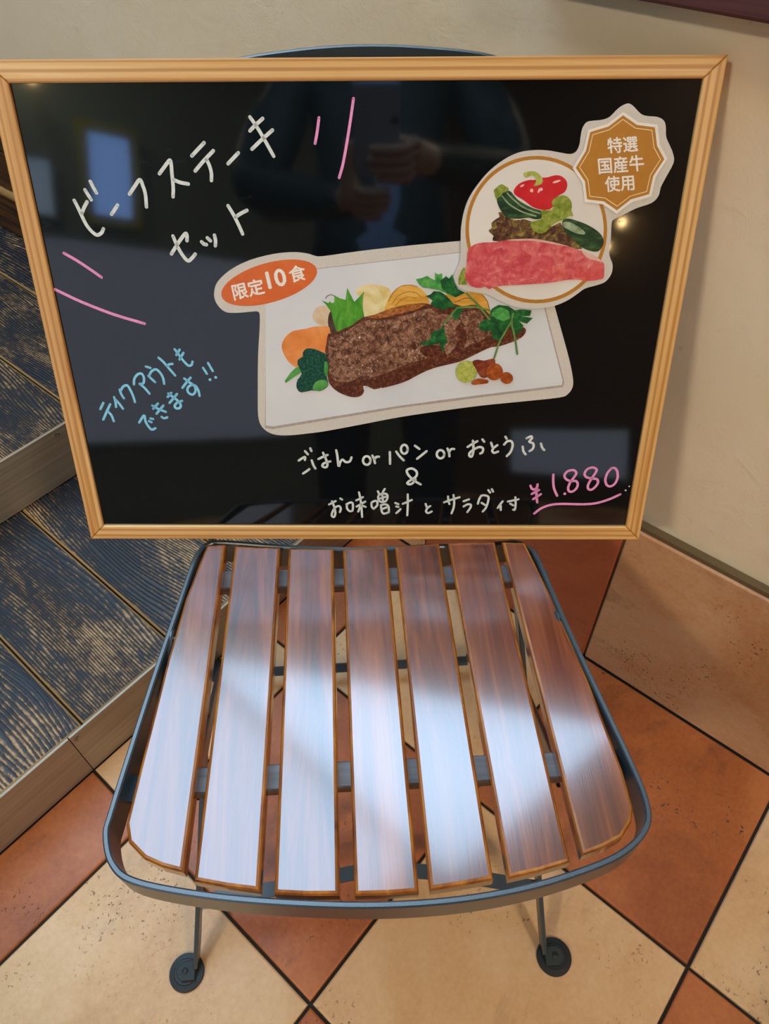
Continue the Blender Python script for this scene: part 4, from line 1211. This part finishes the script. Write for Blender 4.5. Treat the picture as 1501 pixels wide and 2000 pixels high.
bone('skin', 'wrir', 'palr'); bone('skin', 'wril', 'pall')
for q, (u, tip) in enumerate(((-0.037, -0.022), (-0.056, -0.028), (-0.075, -0.024), (-0.092, -0.012))):
    joint(f'r{q}a', ph(0.033, u, -0.010), 0.0098); joint(f'r{q}b', ph(0.020, u - 0.001, 0.0135), 0.0090); joint(f'r{q}c', ph(-0.012, u - 0.002, 0.0145), 0.0083); joint(f'r{q}d', ph(tip - 0.022, u - 0.003, 0.0105), 0.0070)
    bone('skin', 'palr', f'r{q}a', f'r{q}b', f'r{q}c', f'r{q}d')
for q, (u, tip) in enumerate(((-0.118, -0.008), (-0.135, -0.004), (-0.151, -0.010), (-0.166, -0.022))):
    joint(f'l{q}a', ph(-0.070, u, 0.006), 0.0098); joint(f'l{q}b', ph(-0.052, u + 0.002, 0.0165), 0.0090); joint(f'l{q}c', ph(-0.028, u + 0.004, 0.0190), 0.0083); joint(f'l{q}d', ph(tip, u + 0.006, 0.0165), 0.0070)
    bone('skin', 'pall', f'l{q}a', f'l{q}b', f'l{q}c', f'l{q}d')
joint('rt1', ph(0.034, -0.062, -0.040), 0.0120); joint('rt2', ph(0.012, -0.050, -0.034), 0.0100); joint('rt3', ph(-0.014, -0.046, -0.0235), 0.0080)
bone('skin', 'palr', 'rt1', 'rt2', 'rt3')
joint('lt1', ph(-0.084, -0.092, -0.006), 0.0120); joint('lt2', ph(-0.080, -0.062, -0.007), 0.0100); joint('lt3', ph(-0.0775, -0.034, -0.0075), 0.0080)
bone('skin', 'pall', 'lt1', 'lt2', 'lt3')
bm = bmesh.new()
sk = bm.verts.layers.skin.verify()
vv = {}
for n, (p, r) in J.items():
    v = bm.verts.new(p); v[sk].radius = (r, r); v[sk].use_root = (n == 'pelvis'); vv[n] = v
for a, b, m in EDG:
    bm.edges.new((vv[a], vv[b]))
me = bpy.data.meshes.new('person'); bm.to_mesh(me); bm.free()
tmp = bpy.data.objects.new('person_rig', me); COL.objects.link(tmp)
sm = tmp.modifiers.new('skin', 'SKIN'); sm.branch_smoothing = 0.4
ss = tmp.modifiers.new('sub', 'SUBSURF'); ss.levels = ss.render_levels = 2
dg = bpy.context.evaluated_depsgraph_get()
body = bpy.data.meshes.new_from_object(tmp.evaluated_get(dg))
bpy.data.objects.remove(tmp); bpy.data.meshes.remove(me)
for v in body.vertices:      # the trunk is wider than deep
    if 0.80 < v.co.z < 1.42 and abs(v.co.x - X0) < 0.26:
        k_ = 0.68 if v.co.z < 1.34 else 0.8
        v.co.y = Y0 + (v.co.y - Y0) * (k_ if v.co.y < Y0 + 0.17 else 1)
pm = {'skin': plain('skin', lin('e6c0aa'), 0.5), 'jacket': plain('dark_green_black_jacket', lin('2a4042'), 0.55, bump=0.2), 'trousers': plain('dark_trousers', lin('23262c'), 0.7),
      'shirt': plain('pale_blue_shirt', lin('94b4e0'), 0.7)}
order = ['skin', 'jacket', 'trousers', 'shirt']
body.materials.clear()
for n in order:
    body.materials.append(pm[n])


def seg_d(p, a, b):
    ab_ = b - a
    t = max(0, min(1, (p - a).dot(ab_) / max(1e-9, ab_.length_squared)))
    return (p - a - ab_ * t).length


segs = [(J[a][0], J[b][0], (J[a][1] + J[b][1]) / 2, m) for a, b, m in EDG]
for f in body.polygons:
    c = f.center
    m = min(segs, key=lambda s_: seg_d(c, s_[0], s_[1]) / (s_[2] + 0.01))[3]
    if m == 'jacket' and abs(c.x - X0) < 0.030 and 0.86 < c.z < 1.40 and c.y > Y0:
        m = 'shirt'
    f.material_index = order.index(m)
body.shade_smooth()
person = bpy.data.objects.new('person', body); COL.objects.link(person)
tag(person, 'person in a dark open jacket over a pale blue shirt, holding up a phone', 'person')
hb = J['skull'][0]
bm = bmesh.new()
bmesh.ops.create_uvsphere(bm, u_segments=24, v_segments=14, radius=0.1)
for v in bm.verts:
    v.co = Vector((v.co.x * 0.96, v.co.y * 1.06 - 0.006, v.co.z * 1.02 + 0.012))
bmesh.ops.delete(bm, geom=[v for v in bm.verts if v.co.z < -0.035 or (v.co.y > 0.055 and v.co.z < 0.055)], context='VERTS')
for v in bm.verts:
    v.co += hb
link_mesh('hair', bm, plain('black_hair', (0.01, 0.008, 0.007, 1), 0.5), person, True)
fy = hb.y + 0.080
for s in (-1, 1):
    bm = bmesh.new(); bmesh.ops.create_uvsphere(bm, u_segments=12, v_segments=8, radius=0.011, matrix=Matrix.Translation((hb.x + s * 0.031, fy - 0.004, hb.z - 0.005)))
    link_mesh('eye', bm, plain('dark_eye', (0.02, 0.015, 0.012, 1), 0.2), person, True)
    bm = bmesh.new(); bmesh.ops.create_uvsphere(bm, u_segments=12, v_segments=8, radius=1, matrix=Matrix.Translation((hb.x + s * 0.087, hb.y - 0.004, hb.z - 0.015)) @ Matrix.Diagonal((0.010, 0.018, 0.030, 1)))
    link_mesh('ear', bm, pm['skin'], person, True)
bm = bmesh.new(); bmesh.ops.create_uvsphere(bm, u_segments=12, v_segments=8, radius=1, matrix=Matrix.Translation((hb.x, fy + 0.006, hb.z - 0.032)) @ Matrix.Diagonal((0.014, 0.018, 0.024, 1)))
link_mesh('nose', bm, pm['skin'], person, True)
bm = bmesh.new(); bmesh.ops.create_uvsphere(bm, u_segments=12, v_segments=8, radius=1, matrix=Matrix.Translation((hb.x, fy - 0.012, hb.z - 0.072)) @ Matrix.Diagonal((0.023, 0.009, 0.006, 1)))
link_mesh('mouth', bm, plain('lips', lin('a5665c'), 0.4), person, True)
for s, nm in ((-1, 'l'), (1, 'r')):
    a = J['ankle' + nm][0]
    bm = bmesh.new()
    out = [(0.0, -0.075), (0.034, -0.060), (0.036, 0.02), (0.045, 0.10), (0.036, 0.165), (0.0, 0.188), (-0.036, 0.165), (-0.045, 0.10), (-0.036, 0.02), (-0.034, -0.060)]
    prism(bm, [(p.x + a.x, p.y + a.y) for p in catmull([(x, y, 0) for x, y in out], 3, True)], 0.0005, 0.085, 0.03)
    link_mesh('shoe', bm, plain('black_shoe', (0.012, 0.012, 0.013, 1), 0.4), person, True, 50)
